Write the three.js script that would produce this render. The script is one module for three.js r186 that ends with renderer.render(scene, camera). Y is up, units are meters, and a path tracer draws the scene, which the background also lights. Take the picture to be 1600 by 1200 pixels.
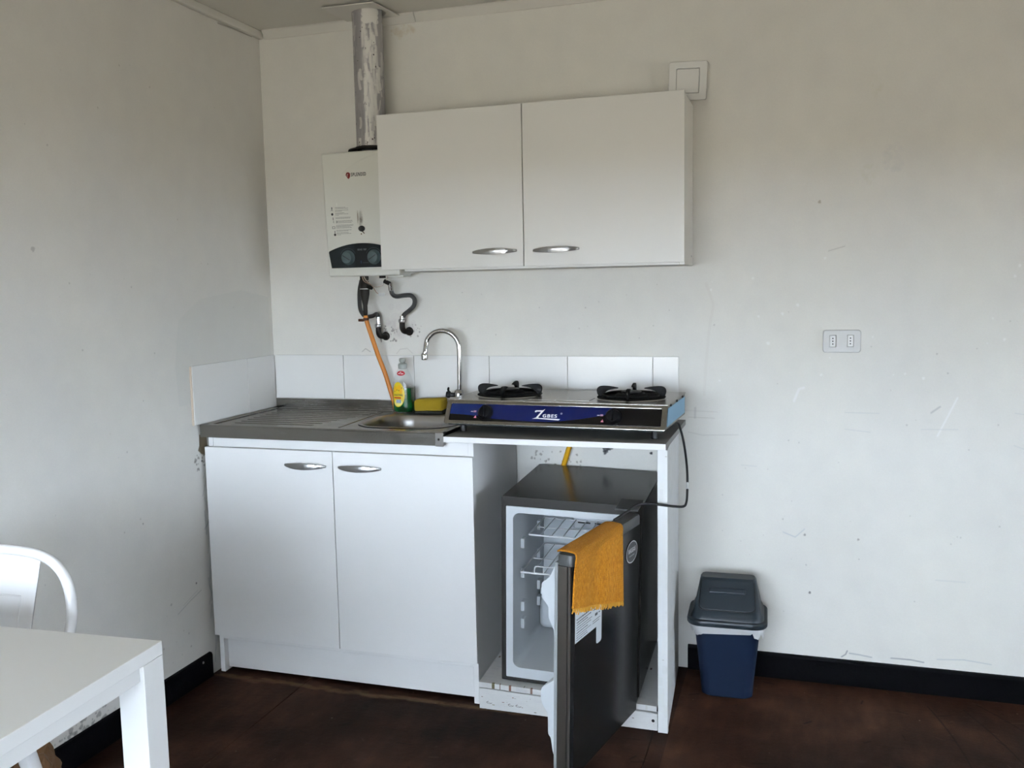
import * as THREE from 'three';
import { RoundedBoxGeometry } from 'three/addons/geometries/RoundedBoxGeometry.js';
import { mergeGeometries, mergeVertices, toCreasedNormals } from 'three/addons/utils/BufferGeometryUtils.js';
import { RectAreaLightUniformsLib } from 'three/addons/lights/RectAreaLightUniformsLib.js';
import { ImprovedNoise } from 'three/addons/math/ImprovedNoise.js';

// ------------------------------------------------------------------ camera, sky, light, exposure
const scene = new THREE.Scene();
const camera = new THREE.PerspectiveCamera(2 * Math.atan(600 / 1407.875) * 180 / Math.PI, 4 / 3, 0.05, 200);
camera.rotation.order = 'YXZ';
camera.position.set(1.98609, 1.35810, 3.12937);
camera.rotation.set(-0.106164, 0.307325, -0.019095);
scene.add(camera);

scene.background = new THREE.Color().setRGB(0.75, 0.86, 1.0);      // bright overcast sky outside the window
scene.backgroundIntensity = 42;

RectAreaLightUniformsLib.init();
const WIN = { x0: 0.06, x1: 2.5, y0: 0.60, y1: 1.60, z: 4.3 };      // glazed opening in the wall behind the camera
const ADDED_WIN2 = { z0: 0.9, z1: 3.0, y0: 0.60, y1: 1.60, x: 6.4 };     // added opening in the unseen right wall, for side fill
const dayLight = new THREE.RectAreaLight(new THREE.Color().setRGB(0.75, 0.86, 1.0), 1.5, WIN.x1 - WIN.x0, WIN.y1 - WIN.y0);
dayLight.position.set((WIN.x0 + WIN.x1) / 2, (WIN.y0 + WIN.y1) / 2, WIN.z - 0.02);
dayLight.lookAt(dayLight.position.x, dayLight.position.y, 0);
dayLight.name = 'window_daylight';
scene.add(dayLight);

const sideLight = new THREE.RectAreaLight(dayLight.color, 1.5, ADDED_WIN2.z1 - ADDED_WIN2.z0, ADDED_WIN2.y1 - ADDED_WIN2.y0);
sideLight.position.set(ADDED_WIN2.x - 0.02, (ADDED_WIN2.y0 + ADDED_WIN2.y1) / 2, (ADDED_WIN2.z0 + ADDED_WIN2.z1) / 2);
sideLight.lookAt(0, sideLight.position.y, sideLight.position.z);
sideLight.name = 'added_side_window_light';  // fill light standing in the added side window
scene.add(sideLight);
for (const l of [dayLight, sideLight]) l.castShadow = true;

const renderer = new THREE.WebGLRenderer({ antialias: true });
renderer.toneMapping = THREE.LinearToneMapping;
renderer.toneMappingExposure = 0.600;
renderer.shadowMap.enabled = true;

// ------------------------------------------------------------------ helpers
let seed = 7;
const rnd = () => { seed = (seed * 1664525 + 1013904223) >>> 0; return seed / 4294967296; };
const perlin = new ImprovedNoise();
const V = (x, y, z) => new THREE.Vector3(x, y, z);
const PI = Math.PI;
const taken = {};
const numbered = (n) => { const k = taken[n] = (taken[n] ?? -1) + 1; return k ? n + '_' + String(k).padStart(3, '0') : n; };
function show(o) { o.castShadow = true; o.receiveShadow = true; return o; }
function mesh(name, geo, mat, parent) {
  const m = show(new THREE.Mesh(geo, mat)); m.name = parent === scene || !parent ? numbered(name) : name;
  (parent ?? scene).add(m); return m;
}
function thing(name, label, category, [x, y, z] = [0, 0, 0], group) {
  const o = new THREE.Group(); o.name = numbered(name); o.position.set(x, y, z);
  o.userData = { label, category }; if (group) o.userData.group = group;
  scene.add(o); return o;
}
function tag(o, label, category, group) { o.userData.label = label; o.userData.category = category; if (group) o.userData.group = group; return o; }
function struct(name, geo, mat, label) {
  const m = mesh(name, geo, mat, scene); m.userData.kind = 'structure'; if (label) m.userData.label = label; return m;
}
function clean(g) {
  g = g.index ? g.toNonIndexed() : g;
  for (const k of Object.keys(g.attributes)) if (!['position', 'normal', 'uv'].includes(k)) g.deleteAttribute(k);
  if (!g.attributes.uv) g.setAttribute('uv', new THREE.BufferAttribute(new Float32Array(g.attributes.position.count * 2), 2));
  if (!g.attributes.normal) g.computeVertexNormals();
  return g;
}
const mg = (...gs) => mergeGeometries(gs.flat().map(clean));
function uvBox(g, s = 1) {            // uv in metres by the dominant direction of each face
  g = clean(g); const p = g.attributes.position, n = g.attributes.normal, uv = g.attributes.uv;
  for (let i = 0; i < p.count; i += 3) {
    let ax = 0, ay = 0, az = 0;
    for (let k = 0; k < 3; k++) { ax += Math.abs(n.getX(i + k)); ay += Math.abs(n.getY(i + k)); az += Math.abs(n.getZ(i + k)); }
    for (let k = 0; k < 3; k++) {
      const x = p.getX(i + k), y = p.getY(i + k), z = p.getZ(i + k);
      if (az >= ax && az >= ay) uv.setXY(i + k, x * s, y * s); else if (ax >= ay) uv.setXY(i + k, z * s, y * s); else uv.setXY(i + k, x * s, z * s);
    }
  }
  return g;
}
function uvPlane(g, a, b, a0, a1, b0, b1) {   // flat print: uv 0..1 across a face, from its own two axes
  g = clean(g); const p = g.attributes.position, uv = g.attributes.uv, get = { x: 'getX', y: 'getY', z: 'getZ' };
  for (let i = 0; i < p.count; i++) uv.setXY(i, (p[get[a]](i) - a0) / (a1 - a0), (p[get[b]](i) - b0) / (b1 - b0));
  return g;
}
function bx(x0, x1, y0, y1, z0, z1, r = 0.0015, seg = 2) {
  const w = x1 - x0, h = y1 - y0, d = z1 - z0; r = Math.min(r, w / 2.1, h / 2.1, d / 2.1);
  const g = r > 0 ? new RoundedBoxGeometry(w, h, d, seg, r) : new THREE.BoxGeometry(w, h, d);
  g.translate((x0 + x1) / 2, (y0 + y1) / 2, (z0 + z1) / 2); return uvBox(g);
}
function tube(pts, r, seg = 40, rad = 10, closed = false, tension = 0.5) {
  const c = new THREE.CatmullRomCurve3(pts.map((p) => V(...p)), closed, 'catmullrom', tension);
  const g = new THREE.TubeGeometry(c, seg, r, rad, closed);
  if (closed) return g;
  const caps = [0, 1].map((t) => { const s = new THREE.SphereGeometry(r, rad, 6); const p = c.getPoint(t); s.translate(p.x, p.y, p.z); return s; });
  return mg(g, caps);
}
function rod(a, b, r, rad = 8) {
  a = V(...a); b = V(...b); const g = new THREE.CylinderGeometry(r, r, a.distanceTo(b), rad);
  g.applyQuaternion(new THREE.Quaternion().setFromUnitVectors(V(0, 1, 0), b.clone().sub(a).normalize()));
  g.translate((a.x + b.x) / 2, (a.y + b.y) / 2, (a.z + b.z) / 2); return g;
}
const lathe = (pts, seg = 28) => new THREE.LatheGeometry(pts.map(([r, y]) => new THREE.Vector2(r, y)), seg);
const lx = (pts, at, dir = [0, 1, 0], seg = 28) => {      // lathe turned to an axis
  const g = lathe(pts, seg); g.applyQuaternion(new THREE.Quaternion().setFromUnitVectors(V(0, 1, 0), V(...dir).normalize())); g.translate(...at); return g;
};
function rrShape(w, h, r, cx = 0, cy = 0, cls = THREE.Shape) {
  const s = new cls(), x = cx - w / 2, y = cy - h / 2;
  s.moveTo(x + r, y); s.lineTo(x + w - r, y); s.absarc(x + w - r, y + r, r, -PI / 2, 0, false);
  s.lineTo(x + w, y + h - r); s.absarc(x + w - r, y + h - r, r, 0, PI / 2, false);
  s.lineTo(x + r, y + h); s.absarc(x + r, y + h - r, r, PI / 2, PI, false);
  s.lineTo(x, y + r); s.absarc(x + r, y + r, r, PI, 1.5 * PI, false); return s;
}
const ext = (s, depth, bevel = 0, curveSegments = 8) => new THREE.ExtrudeGeometry(s, bevel ? { depth: depth - 2 * bevel, bevelEnabled: true, bevelSize: bevel, bevelThickness: bevel, bevelSegments: 2, bevelOffset: -bevel, curveSegments } : { depth, bevelEnabled: false, curveSegments }).translate(0, 0, bevel);
function prismX(poly, x0, x1, bevel = 0) {       // outline in (z, y), drawn out along x
  const s = new THREE.Shape(poly.map(([z, y]) => new THREE.Vector2(-z, y)));
  const g = ext(s, x1 - x0, bevel); g.rotateY(PI / 2); g.translate(x0, 0, 0); return g;
}
function prismY(poly, y0, y1, bevel = 0) {       // outline in (x, z), drawn out along y
  const s = new THREE.Shape(poly.map(([x, z]) => new THREE.Vector2(x, -z)));
  const g = ext(s, y1 - y0, bevel); g.rotateX(-PI / 2); g.translate(0, y0, 0); return g;
}
function rrRing(w, d, r, y, n = 6, cx = 0, cz = 0) {
  const out = []; r = Math.min(r, w / 2 - 1e-4, d / 2 - 1e-4);
  for (const [sx, sz, a0] of [[1, 1, 0], [-1, 1, PI / 2], [-1, -1, PI], [1, -1, 1.5 * PI]])
    for (let i = 0; i <= n; i++) { const a = a0 + i / n * PI / 2; out.push(V(cx + sx * (w / 2 - r) + r * Math.cos(a), y, cz + sz * (d / 2 - r) + r * Math.sin(a))); }
  return out;
}
function loft(rings, { cap0 = true, cap1 = true, crease = 0.7, closed = true } = {}) {
  const n = rings[0].length, pos = [], tri = (a, b, c) => pos.push(a.x, a.y, a.z, b.x, b.y, b.z, c.x, c.y, c.z);
  for (let i = 0; i < rings.length - 1; i++) for (let j = 0; j < (closed ? n : n - 1); j++) {
    const a = rings[i][j], b = rings[i][(j + 1) % n], c = rings[i + 1][(j + 1) % n], d = rings[i + 1][j];
    tri(a, d, b); tri(b, d, c);
  }
  const mid = (r) => r.reduce((s, p) => s.add(p), V(0, 0, 0)).multiplyScalar(1 / n);
  if (cap0) { const m = mid(rings[0]); for (let j = 0; j < n; j++) tri(m, rings[0][j], rings[0][(j + 1) % n]); }
  if (cap1) { const r = rings.at(-1), m = mid(r); for (let j = 0; j < n; j++) tri(m, r[(j + 1) % n], r[j]); }
  let g = new THREE.BufferGeometry(); g.setAttribute('position', new THREE.Float32BufferAttribute(pos, 3));
  g = toCreasedNormals(g, crease); return clean(g);
}
function shell(fn, nu, nv, th) {      // a sheet with thickness: fn(u, v) -> point
  const P = [], N = [];
  for (let i = 0; i <= nu; i++) { P.push([]); for (let j = 0; j <= nv; j++) P[i].push(fn(i / nu, j / nv)); }
  for (let i = 0; i <= nu; i++) { N.push([]); for (let j = 0; j <= nv; j++) {
    const du = P[Math.min(i + 1, nu)][j].clone().sub(P[Math.max(i - 1, 0)][j]), dv = P[i][Math.min(j + 1, nv)].clone().sub(P[i][Math.max(j - 1, 0)]);
    N[i].push(du.cross(dv).normalize()); } }
  const pos = [], uv = [], idx = [], W = nv + 1, H = (nu + 1) * W;
  for (const s of [0.5, -0.5]) for (let i = 0; i <= nu; i++) for (let j = 0; j <= nv; j++) { const q = P[i][j].clone().addScaledVector(N[i][j], s * th); pos.push(q.x, q.y, q.z); uv.push(i / nu, j / nv); }
  const quad = (a, b, c, d) => idx.push(a, b, c, a, c, d);
  for (let i = 0; i < nu; i++) for (let j = 0; j < nv; j++) { const a = i * W + j; quad(a, a + W, a + W + 1, a + 1); quad(H + a, H + a + 1, H + a + W + 1, H + a + W); }
  for (let i = 0; i < nu; i++) { const a = i * W, b = a + nv; quad(a, H + a, H + a + W, a + W); quad(b, b + W, H + b + W, H + b); }
  for (let j = 0; j < nv; j++) { const a = j, b = nu * W + j; quad(a, a + 1, H + a + 1, H + a); quad(b, H + b, H + b + 1, b + 1); }
  const g = new THREE.BufferGeometry(); g.setAttribute('position', new THREE.Float32BufferAttribute(pos, 3)); g.setAttribute('uv', new THREE.Float32BufferAttribute(uv, 2)); g.setIndex(idx); g.computeVertexNormals(); return g;
}

// ------------------------------------------------------------------ textures and materials
function canvasTex(w, h, draw, srgb = true) {
  const c = document.createElement('canvas'); c.width = w; c.height = h; draw(c.getContext('2d'), w, h);
  const t = new THREE.CanvasTexture(c); if (srgb) t.colorSpace = THREE.SRGBColorSpace; t.magFilter = THREE.LinearFilter; return t;
}
function dataTex(n, fn, srgb = true, rep = 1) {          // fn(u, v) -> [r, g, b] 0..255; repeats mirrored
  const d = new Uint8Array(n * n * 4);
  for (let j = 0; j < n; j++) for (let i = 0; i < n; i++) { const c = fn(i / n, j / n), k = (j * n + i) * 4; d[k] = c[0]; d[k + 1] = c[1]; d[k + 2] = c[2]; d[k + 3] = 255; }
  const t = new THREE.DataTexture(d, n, n); t.wrapS = t.wrapT = THREE.MirroredRepeatWrapping; t.repeat.set(rep, rep);
  t.magFilter = THREE.LinearFilter; t.minFilter = THREE.LinearMipmapLinearFilter; t.generateMipmaps = true; if (srgb) t.colorSpace = THREE.SRGBColorSpace; t.needsUpdate = true; return t;
}
const fbm = (x, y, o = 4, z = 0) => { let s = 0, a = 0.5; for (let i = 0; i < o; i++) { s += a * perlin.noise(x, y, z + i * 7.3); x *= 2.03; y *= 2.03; a *= 0.5; } return s; };
const cl = (v) => Math.max(0, Math.min(255, v));
const mat = (o) => new THREE.MeshPhysicalMaterial(o);
const rgb = (r, g, b) => new THREE.Color().setRGB(r, g, b);

const noiseFine = dataTex(256, (u, v) => { const n = 128 + 160 * fbm(u * 40, v * 40, 3) + 40 * (rnd() - 0.5); return [cl(n), cl(n), cl(n)]; }, false, 4);
const rollerBump = dataTex(512, (u, v) => { const n = 128 + 150 * fbm(u * 60, v * 60, 3) + 60 * fbm(u * 9, v * 9, 2, 4); return [cl(n), cl(n), cl(n)]; }, false, 1.6);
const brushedRough = dataTex(256, (u, v) => { const n = 120 + 90 * fbm(u * 3, v * 90, 3) + 90 * fbm(u * 6, v * 6, 4, 2); return [cl(n), cl(n), cl(n)]; }, false, 3);

const M = {
  ceiling: mat({ color: rgb(0.70, 0.68, 0.62), roughness: 0.9, bumpMap: rollerBump, bumpScale: 0.0006 }),
  cornice: mat({ color: rgb(0.72, 0.70, 0.65), roughness: 0.7 }),
  plainWall: mat({ color: rgb(0.50, 0.48, 0.43), roughness: 0.85, bumpMap: rollerBump, bumpScale: 0.0008 }),
  skirting: mat({ color: rgb(0.004, 0.004, 0.005), roughness: 0.55, specularIntensity: 0.12, bumpMap: noiseFine, bumpScale: 0.0006 }),
  grout: mat({ color: rgb(0.62, 0.60, 0.55), roughness: 0.9 }),
  tile: mat({ color: rgb(0.84, 0.835, 0.81), roughness: 0.16, bumpMap: rollerBump, bumpScale: 0.0002 }),
  rawEdge: mat({ color: rgb(0.62, 0.52, 0.42), roughness: 0.9 }),
  laminate: mat({ color: rgb(0.87, 0.87, 0.86), roughness: 0.42, bumpMap: noiseFine, bumpScale: 0.0002 }),
  laminateWarm: mat({ color: rgb(0.78, 0.77, 0.73), roughness: 0.38, bumpMap: noiseFine, bumpScale: 0.0002 }),
  steel: mat({ color: rgb(0.36, 0.35, 0.33), metalness: 1, roughness: 0.42, roughnessMap: brushedRough, bumpMap: noiseFine, bumpScale: 0.0002 }),
  basinSteel: mat({ color: rgb(0.42, 0.41, 0.40), metalness: 1, roughness: 0.3 }),
  satin: mat({ color: rgb(0.50, 0.50, 0.50), metalness: 1, roughness: 0.28 }),
  chrome: mat({ color: rgb(0.72, 0.72, 0.72), metalness: 1, roughness: 0.12 }),
  black: mat({ color: rgb(0.012, 0.012, 0.013), roughness: 0.45 }),
  castIron: mat({ color: rgb(0.006, 0.006, 0.006), roughness: 0.6, specularIntensity: 0.35, bumpMap: noiseFine, bumpScale: 0.0008 }),
  rubber: mat({ color: rgb(0.01, 0.01, 0.011), roughness: 0.5 }),
  whitePlastic: mat({ color: rgb(0.80, 0.80, 0.78), roughness: 0.35 }),
  socketPlastic: mat({ color: rgb(0.66, 0.66, 0.64), roughness: 0.4 }),
  heaterSheet: mat({ color: rgb(0.72, 0.72, 0.66), roughness: 0.35 }),
  gasOrange: mat({ color: rgb(0.56, 0.19, 0.010), roughness: 0.35 }),
  gasYellow: mat({ color: rgb(0.80, 0.42, 0.02), roughness: 0.35 }),
  braid: mat({ color: rgb(0.075, 0.075, 0.075), metalness: 0.5, roughness: 0.45, bumpMap: noiseFine, bumpScale: 0.001 }),
  brass: mat({ color: rgb(0.020, 0.017, 0.014), metalness: 0.3, roughness: 0.5, specularIntensity: 0.6 }),
  fridgeSteel: mat({ color: rgb(0.085, 0.083, 0.080), metalness: 0.55, roughness: 0.24, clearcoat: 0.3, clearcoatRoughness: 0.15 }),
  fridgeSide: mat({ color: rgb(0.060, 0.066, 0.072), metalness: 0.2, roughness: 0.45 }),
  fridgeDoor: mat({ color: rgb(0.020, 0.020, 0.020), metalness: 0.3, roughness: 0.22, specularIntensity: 0.7 }),
  doorTrim: mat({ color: rgb(0.30, 0.28, 0.25), metalness: 0.9, roughness: 0.3 }),
  doorCap: mat({ color: rgb(0.085, 0.088, 0.088), roughness: 0.4 }),
  gasket: mat({ color: rgb(0.33, 0.35, 0.35), roughness: 0.6 }),
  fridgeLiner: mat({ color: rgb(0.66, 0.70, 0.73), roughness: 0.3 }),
  wire: mat({ color: rgb(0.74, 0.76, 0.77), roughness: 0.3 }),
  binBlue: mat({ color: rgb(0.007, 0.016, 0.040), roughness: 0.55, specularIntensity: 0.5, bumpMap: noiseFine, bumpScale: 0.0003 }),
  binLid: mat({ color: rgb(0.022, 0.032, 0.041), roughness: 0.34 }),
  binBag: mat({ color: rgb(0.85, 0.85, 0.85), roughness: 0.4, transmission: 0.35, thickness: 0 }),
  tableWhite: mat({ color: rgb(0.85, 0.85, 0.83), roughness: 0.4, bumpMap: noiseFine, bumpScale: 0.0001 }),
  chairWhite: mat({ color: rgb(0.86, 0.86, 0.86), roughness: 0.25 }),
  outdoor: mat({ color: rgb(0.32, 0.25, 0.165), roughness: 1 }),
  glass: mat({ color: rgb(1, 1, 1), roughness: 0, transmission: 1, thickness: 0, ior: 1.45 }),
};

// ------------------------------------------------------------------ the room
const RX = 6.4, RZ = 4.3, CH = 2.352, T = 0.12;
function paintWall(wm, hm, W, H, base, marks) {
  return canvasTex(W, H, (c) => {
    const im = c.createImageData(W, H), d = im.data;
    for (let j = 0; j < H; j++) for (let i = 0; i < W; i++) {
      const x = i / W * wm, y = j / H * hm, k = (j * W + i) * 4;
      const n = 7 * fbm(x * 2.2, y * 2.2, 2, 1) + 5 * fbm(x * 14, y * 11, 2, 5) + 3 * (rnd() - 0.5), w = 4 * fbm(x * 5, y * 1.3, 1, 9);
      d[k] = cl(base[0] + n + w); d[k + 1] = cl(base[1] + n + w * 0.8); d[k + 2] = cl(base[2] + n * 0.9); d[k + 3] = 255;
    }
    c.putImageData(im, 0, 0);
    const s = W / wm, X = (x) => x * s, Y = (y) => H - y * H / hm;
    const api = {
      line(pts, wd, col) { c.strokeStyle = col; c.lineWidth = wd * s; c.lineCap = 'round'; c.lineJoin = 'round'; c.beginPath(); pts.forEach(([x, y], i) => i ? c.lineTo(X(x), Y(y)) : c.moveTo(X(x), Y(y))); c.stroke(); },
      spot(x, y, r, col) { c.fillStyle = col; c.beginPath(); for (let i = 0; i < 9; i++) { const a = i / 9 * 2 * PI, q = r * s * (0.6 + 0.7 * rnd()); c.lineTo(X(x) + q * Math.cos(a), Y(y) + q * Math.sin(a)); } c.fill(); },
      blot(x, y, rx, ry, col, n = 40) { for (let i = 0; i < n; i++) { const a = rnd() * 2 * PI, q = Math.sqrt(rnd()); c.fillStyle = col; c.beginPath(); c.arc(X(x + rx * q * Math.cos(a)), Y(y + ry * q * Math.sin(a)), s * (0.12 * Math.min(rx, ry) + 0.25 * Math.min(rx, ry) * rnd()), 0, 7); c.fill(); } },
      poly(pts, col) { c.fillStyle = col; c.beginPath(); pts.forEach(([x, y], i) => i ? c.lineTo(X(x), Y(y)) : c.moveTo(X(x), Y(y))); c.fill(); },
      specks(x0, x1, y0, y1, n, r, col) { for (let i = 0; i < n; i++) api.spot(x0 + (x1 - x0) * rnd(), y0 + (y1 - y0) * rnd(), r * (0.4 + rnd()), col); },
    };
    marks(api);
  });
}
const BW = 3.3, LW = 2.7;
const backMap = paintWall(BW, CH, 1500, 1069, [229, 227, 220], (p) => {
  p.blot(0.60, 2.295, 0.05, 0.022, 'rgba(196,178,140,0.10)', 60);                       // damp stain by the flue
  p.specks(0.47, 0.54, 1.165, 1.225, 30, 0.0035, 'rgba(70,66,60,0.55)');               // chipped plaster round the water fittings
  p.specks(0.58, 0.64, 1.18, 1.23, 14, 0.003, 'rgba(110,104,96,0.45)');
  p.blot(0.53, 1.24, 0.09, 0.06, 'rgba(190,188,180,0.10)', 40);
  p.line([[0.39, 1.125], [0.405, 1.137], [0.425, 1.125]], 0.0025, 'rgba(150,145,138,0.6)');
  p.line([[0.535, 1.118], [0.55, 1.135], [0.58, 1.138], [0.6, 1.12]], 0.002, 'rgba(160,156,150,0.5)');
  p.blot(2.21, 1.97, 0.02, 0.035, 'rgba(200,196,182,0.06)', 30); p.blot(2.20, 1.70, 0.025, 0.03, 'rgba(200,196,180,0.06)', 36); p.blot(2.27, 1.745, 0.03, 0.05, 'rgba(200,196,182,0.05)', 36);
  p.spot(2.05, 1.617, 0.006, 'rgba(170,160,140,0.6)'); p.line([[2.08, 1.458], [2.13, 1.472]], 0.002, 'rgba(170,165,158,0.6)');
  p.line([[1.69, 1.36], [1.715, 1.29], [1.70, 1.20], [1.69, 1.08], [1.685, 0.98]], 0.01, 'rgba(210,207,200,0.16)');
  p.line([[1.62, 0.925], [1.73, 0.922]], 0.0018, 'rgba(180,176,168,0.4)'); p.line([[1.63, 0.902], [1.72, 0.90]], 0.0022, 'rgba(178,172,162,0.4)'); p.line([[1.655, 0.935], [1.654, 0.90]], 0.007, 'rgba(180,178,176,0.35)');
  p.line([[1.63, 0.85], [1.68, 0.84], [1.80, 0.845]], 0.0018, 'rgba(185,182,176,0.6)');
  p.line([[1.98, 0.965], [1.995, 1.005], [2.01, 1.01]], 0.008, 'rgba(244,243,240,0.55)');
  p.line([[2.42, 0.86], [2.475, 0.985]], 0.005, 'rgba(244,244,242,0.6)'); p.line([[2.40, 0.935], [2.425, 0.955]], 0.006, 'rgba(186,186,184,0.6)');
  p.line([[1.95, 0.515], [1.99, 0.50], [2.02, 0.53]], 0.003, 'rgba(186,192,196,0.6)'); p.spot(2.02, 0.51, 0.004, 'rgba(120,116,112,0.6)'); p.spot(2.19, 0.505, 0.004, 'rgba(140,130,122,0.6)'); p.spot(2.04, 0.31, 0.004, 'rgba(90,86,84,0.7)');
  p.line([[2.145, 0.095], [2.158, 0.105], [2.163, 0.118]], 0.0035, 'rgba(120,122,126,0.7)'); p.line([[2.17, 0.110], [2.20, 0.108], [2.24, 0.103]], 0.004, 'rgba(168,170,174,0.7)');
  p.line([[2.30, 0.107], [2.36, 0.108], [2.40, 0.103]], 0.004, 'rgba(130,132,136,0.6)'); p.line([[2.44, 0.118], [2.52, 0.125], [2.6, 0.118]], 0.003, 'rgba(186,190,194,0.7)');
  p.specks(1.06, 1.25, 0.715, 0.765, 26, 0.004, 'rgba(130,122,112,0.55)'); p.specks(1.33, 1.365, 0.765, 0.79, 10, 0.006, 'rgba(60,60,62,0.7)'); p.spot(1.503, 0.77, 0.005, 'rgba(40,40,42,0.9)');
  p.specks(1.7, 3.2, 0.15, 1.3, 70, 0.0022, 'rgba(175,172,166,0.55)'); p.specks(1.7, 2.9, 1.0, 1.45, 26, 0.004, 'rgba(246,246,244,0.6)'); p.specks(0.5, 1.6, 1.15, 1.4, 20, 0.002, 'rgba(150,146,138,0.5)');
  for (let i = 0; i < 9; i++) { const x = 1.75 + rnd() * 1.2, y = 0.2 + rnd() * 0.8; p.line([[x, y], [x + 0.03 + 0.1 * rnd(), y + 0.03 * (rnd() - 0.5)]], 0.0022, 'rgba(196,198,198,0.5)'); }
});
const leftMap = paintWall(LW, CH, 1250, 1089, [224, 222, 216], (p) => {
  p.poly([[0.455, 0.872], [0.494, 0.868], [0.497, 0.83], [0.505, 0.815], [0.488, 0.80], [0.462, 0.79], [0.45, 0.80]], 'rgb(126,112,90)');       // bare plaster below the worktop
  p.specks(0.47, 0.53, 0.74, 0.81, 14, 0.005, 'rgba(120,116,108,0.6)'); p.spot(0.487, 0.775, 0.004, 'rgba(60,56,52,0.8)');
  for (let i = 0; i < 22; i++) { const y = 0.1 + 0.66 * rnd(); p.line([[0.44 + 0.05 * rnd(), y], [0.45 + 0.05 * rnd(), y - 0.04 - 0.06 * rnd()]], 0.006, 'rgba(150,152,154,0.25)'); }
  p.line([[0.53, 0.322], [0.59, 0.305], [0.66, 0.28]], 0.003, 'rgba(170,170,168,0.6)'); p.line([[0.55, 0.328], [0.63, 0.30]], 0.002, 'rgba(170,170,168,0.5)'); p.spot(0.555, 0.355, 0.004, 'rgba(90,88,86,0.8)');
  p.spot(0.80, 0.63, 0.003, 'rgba(140,138,134,0.8)'); p.spot(0.69, 0.325, 0.005, 'rgba(170,170,166,0.7)');
  p.line([[0.96, 0.078], [1.03, 0.086]], 0.009, 'rgba(120,118,116,0.55)'); p.specks(1.0, 1.2, 0.07, 0.13, 30, 0.007, 'rgba(120,118,114,0.5)'); p.specks(0.6, 1.3, 0.095, 0.2, 30, 0.003, 'rgba(150,148,144,0.5)');
  p.spot(1.157, 1.487, 0.007, 'rgba(190,188,182,0.8)'); p.specks(0.2, 1.6, 0.2, 2.1, 50, 0.0022, 'rgba(180,178,172,0.7)');
  p.poly([[0.02, 1.34], [0.2, 1.37], [0.45, 1.34], [0.57, 1.27], [0.60, 1.12], [0.59, 0.98], [0.02, 1.0]], 'rgba(212,211,206,0.35)');           // shadow edge round the tiles, painted in as a faint darker patch
  p.line([[0.05, 2.325], [0.18, 2.322], [0.26, 2.318]], 0.006, 'rgba(120,114,104,0.4)');
});
for (const t of [backMap, leftMap]) t.wrapS = t.wrapT = THREE.MirroredRepeatWrapping;
const M_back = mat({ map: backMap, roughness: 0.82, bumpMap: rollerBump, bumpScale: 0.0007 });
const M_left = mat({ map: leftMap, roughness: 0.82, bumpMap: rollerBump, bumpScale: 0.0007 });
const wallBack = struct('wall_back', uvPlane(new THREE.BoxGeometry(RX + 2 * T, CH + 2 * T, T).translate(RX / 2, CH / 2, -T / 2), 'x', 'y', 0, BW, 0, CH), M_back, 'white painted plaster wall behind the kitchenette');
const wallLeft = struct('wall_left', uvPlane(new THREE.BoxGeometry(T, CH + 2 * T, RZ + T).translate(-T / 2, CH / 2, (RZ + T) / 2), 'z', 'y', 0, LW, 0, CH), M_left, 'white painted side wall beside the sink');
function openWall(name, x0, x1, w, place, label) {          // wall with a glazed opening, drawn flat and then put in place
  const s = new THREE.Shape([[x0, -T], [x1, -T], [x1, CH + T], [x0, CH + T]].map((a) => new THREE.Vector2(...a)));
  s.holes.push(new THREE.Path([[w.a0, w.y0], [w.a0, w.y1], [w.a1, w.y1], [w.a1, w.y0]].map((a) => new THREE.Vector2(...a))));
  struct(name, place(uvBox(ext(s, T))), M.plainWall);
  const win = new THREE.Group(); win.name = name === 'wall_front' ? 'window_1' : 'added_window_2'; win.userData = { kind: 'structure', label }; scene.add(win);
  const f = [], z0 = 0.03, z1 = 0.08, xm = (w.a0 + w.a1) / 2;
  f.push(bx(w.a0, w.a1, w.y0, w.y0 + 0.05, z0, z1), bx(w.a0, w.a1, w.y1 - 0.05, w.y1, z0, z1), bx(w.a0, w.a0 + 0.05, w.y0, w.y1, z0, z1), bx(w.a1 - 0.05, w.a1, w.y0, w.y1, z0, z1), bx(xm - 0.03, xm + 0.03, w.y0, w.y1, z0, z1));
  mesh('window_frame', place(mg(f)), M.whitePlastic, win);
  for (const [a, b] of [[w.a0 + 0.05, xm - 0.03], [xm + 0.03, w.a1 - 0.05]]) mesh('pane', place(new THREE.BoxGeometry(b - a, w.y1 - w.y0 - 0.1, 0.004).translate((a + b) / 2, (w.y0 + w.y1) / 2, 0.055)), M.glass, win);
}
openWall('wall_front', 0, RX, { a0: WIN.x0, a1: WIN.x1, y0: WIN.y0, y1: WIN.y1 }, (g) => g.translate(0, 0, RZ), 'wide white framed window in the wall behind the viewer');
openWall('wall_right', -RZ, 0, { a0: -ADDED_WIN2.z1, a1: -ADDED_WIN2.z0, y0: ADDED_WIN2.y0, y1: ADDED_WIN2.y1 }, (g) => g.rotateY(PI / 2).translate(RX, 0, 0), 'added white framed window in the unseen side wall for side fill');
struct('ground', new THREE.BoxGeometry(80, 0.1, 80).translate(RX / 2, -0.65, RZ / 2), M.outdoor, 'bare ground outside the windows');
struct('ceiling', uvBox(new THREE.BoxGeometry(RX, T, RZ).translate(RX / 2, CH + T / 2, RZ / 2)), M.ceiling, 'flat grey-white ceiling');

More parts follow.
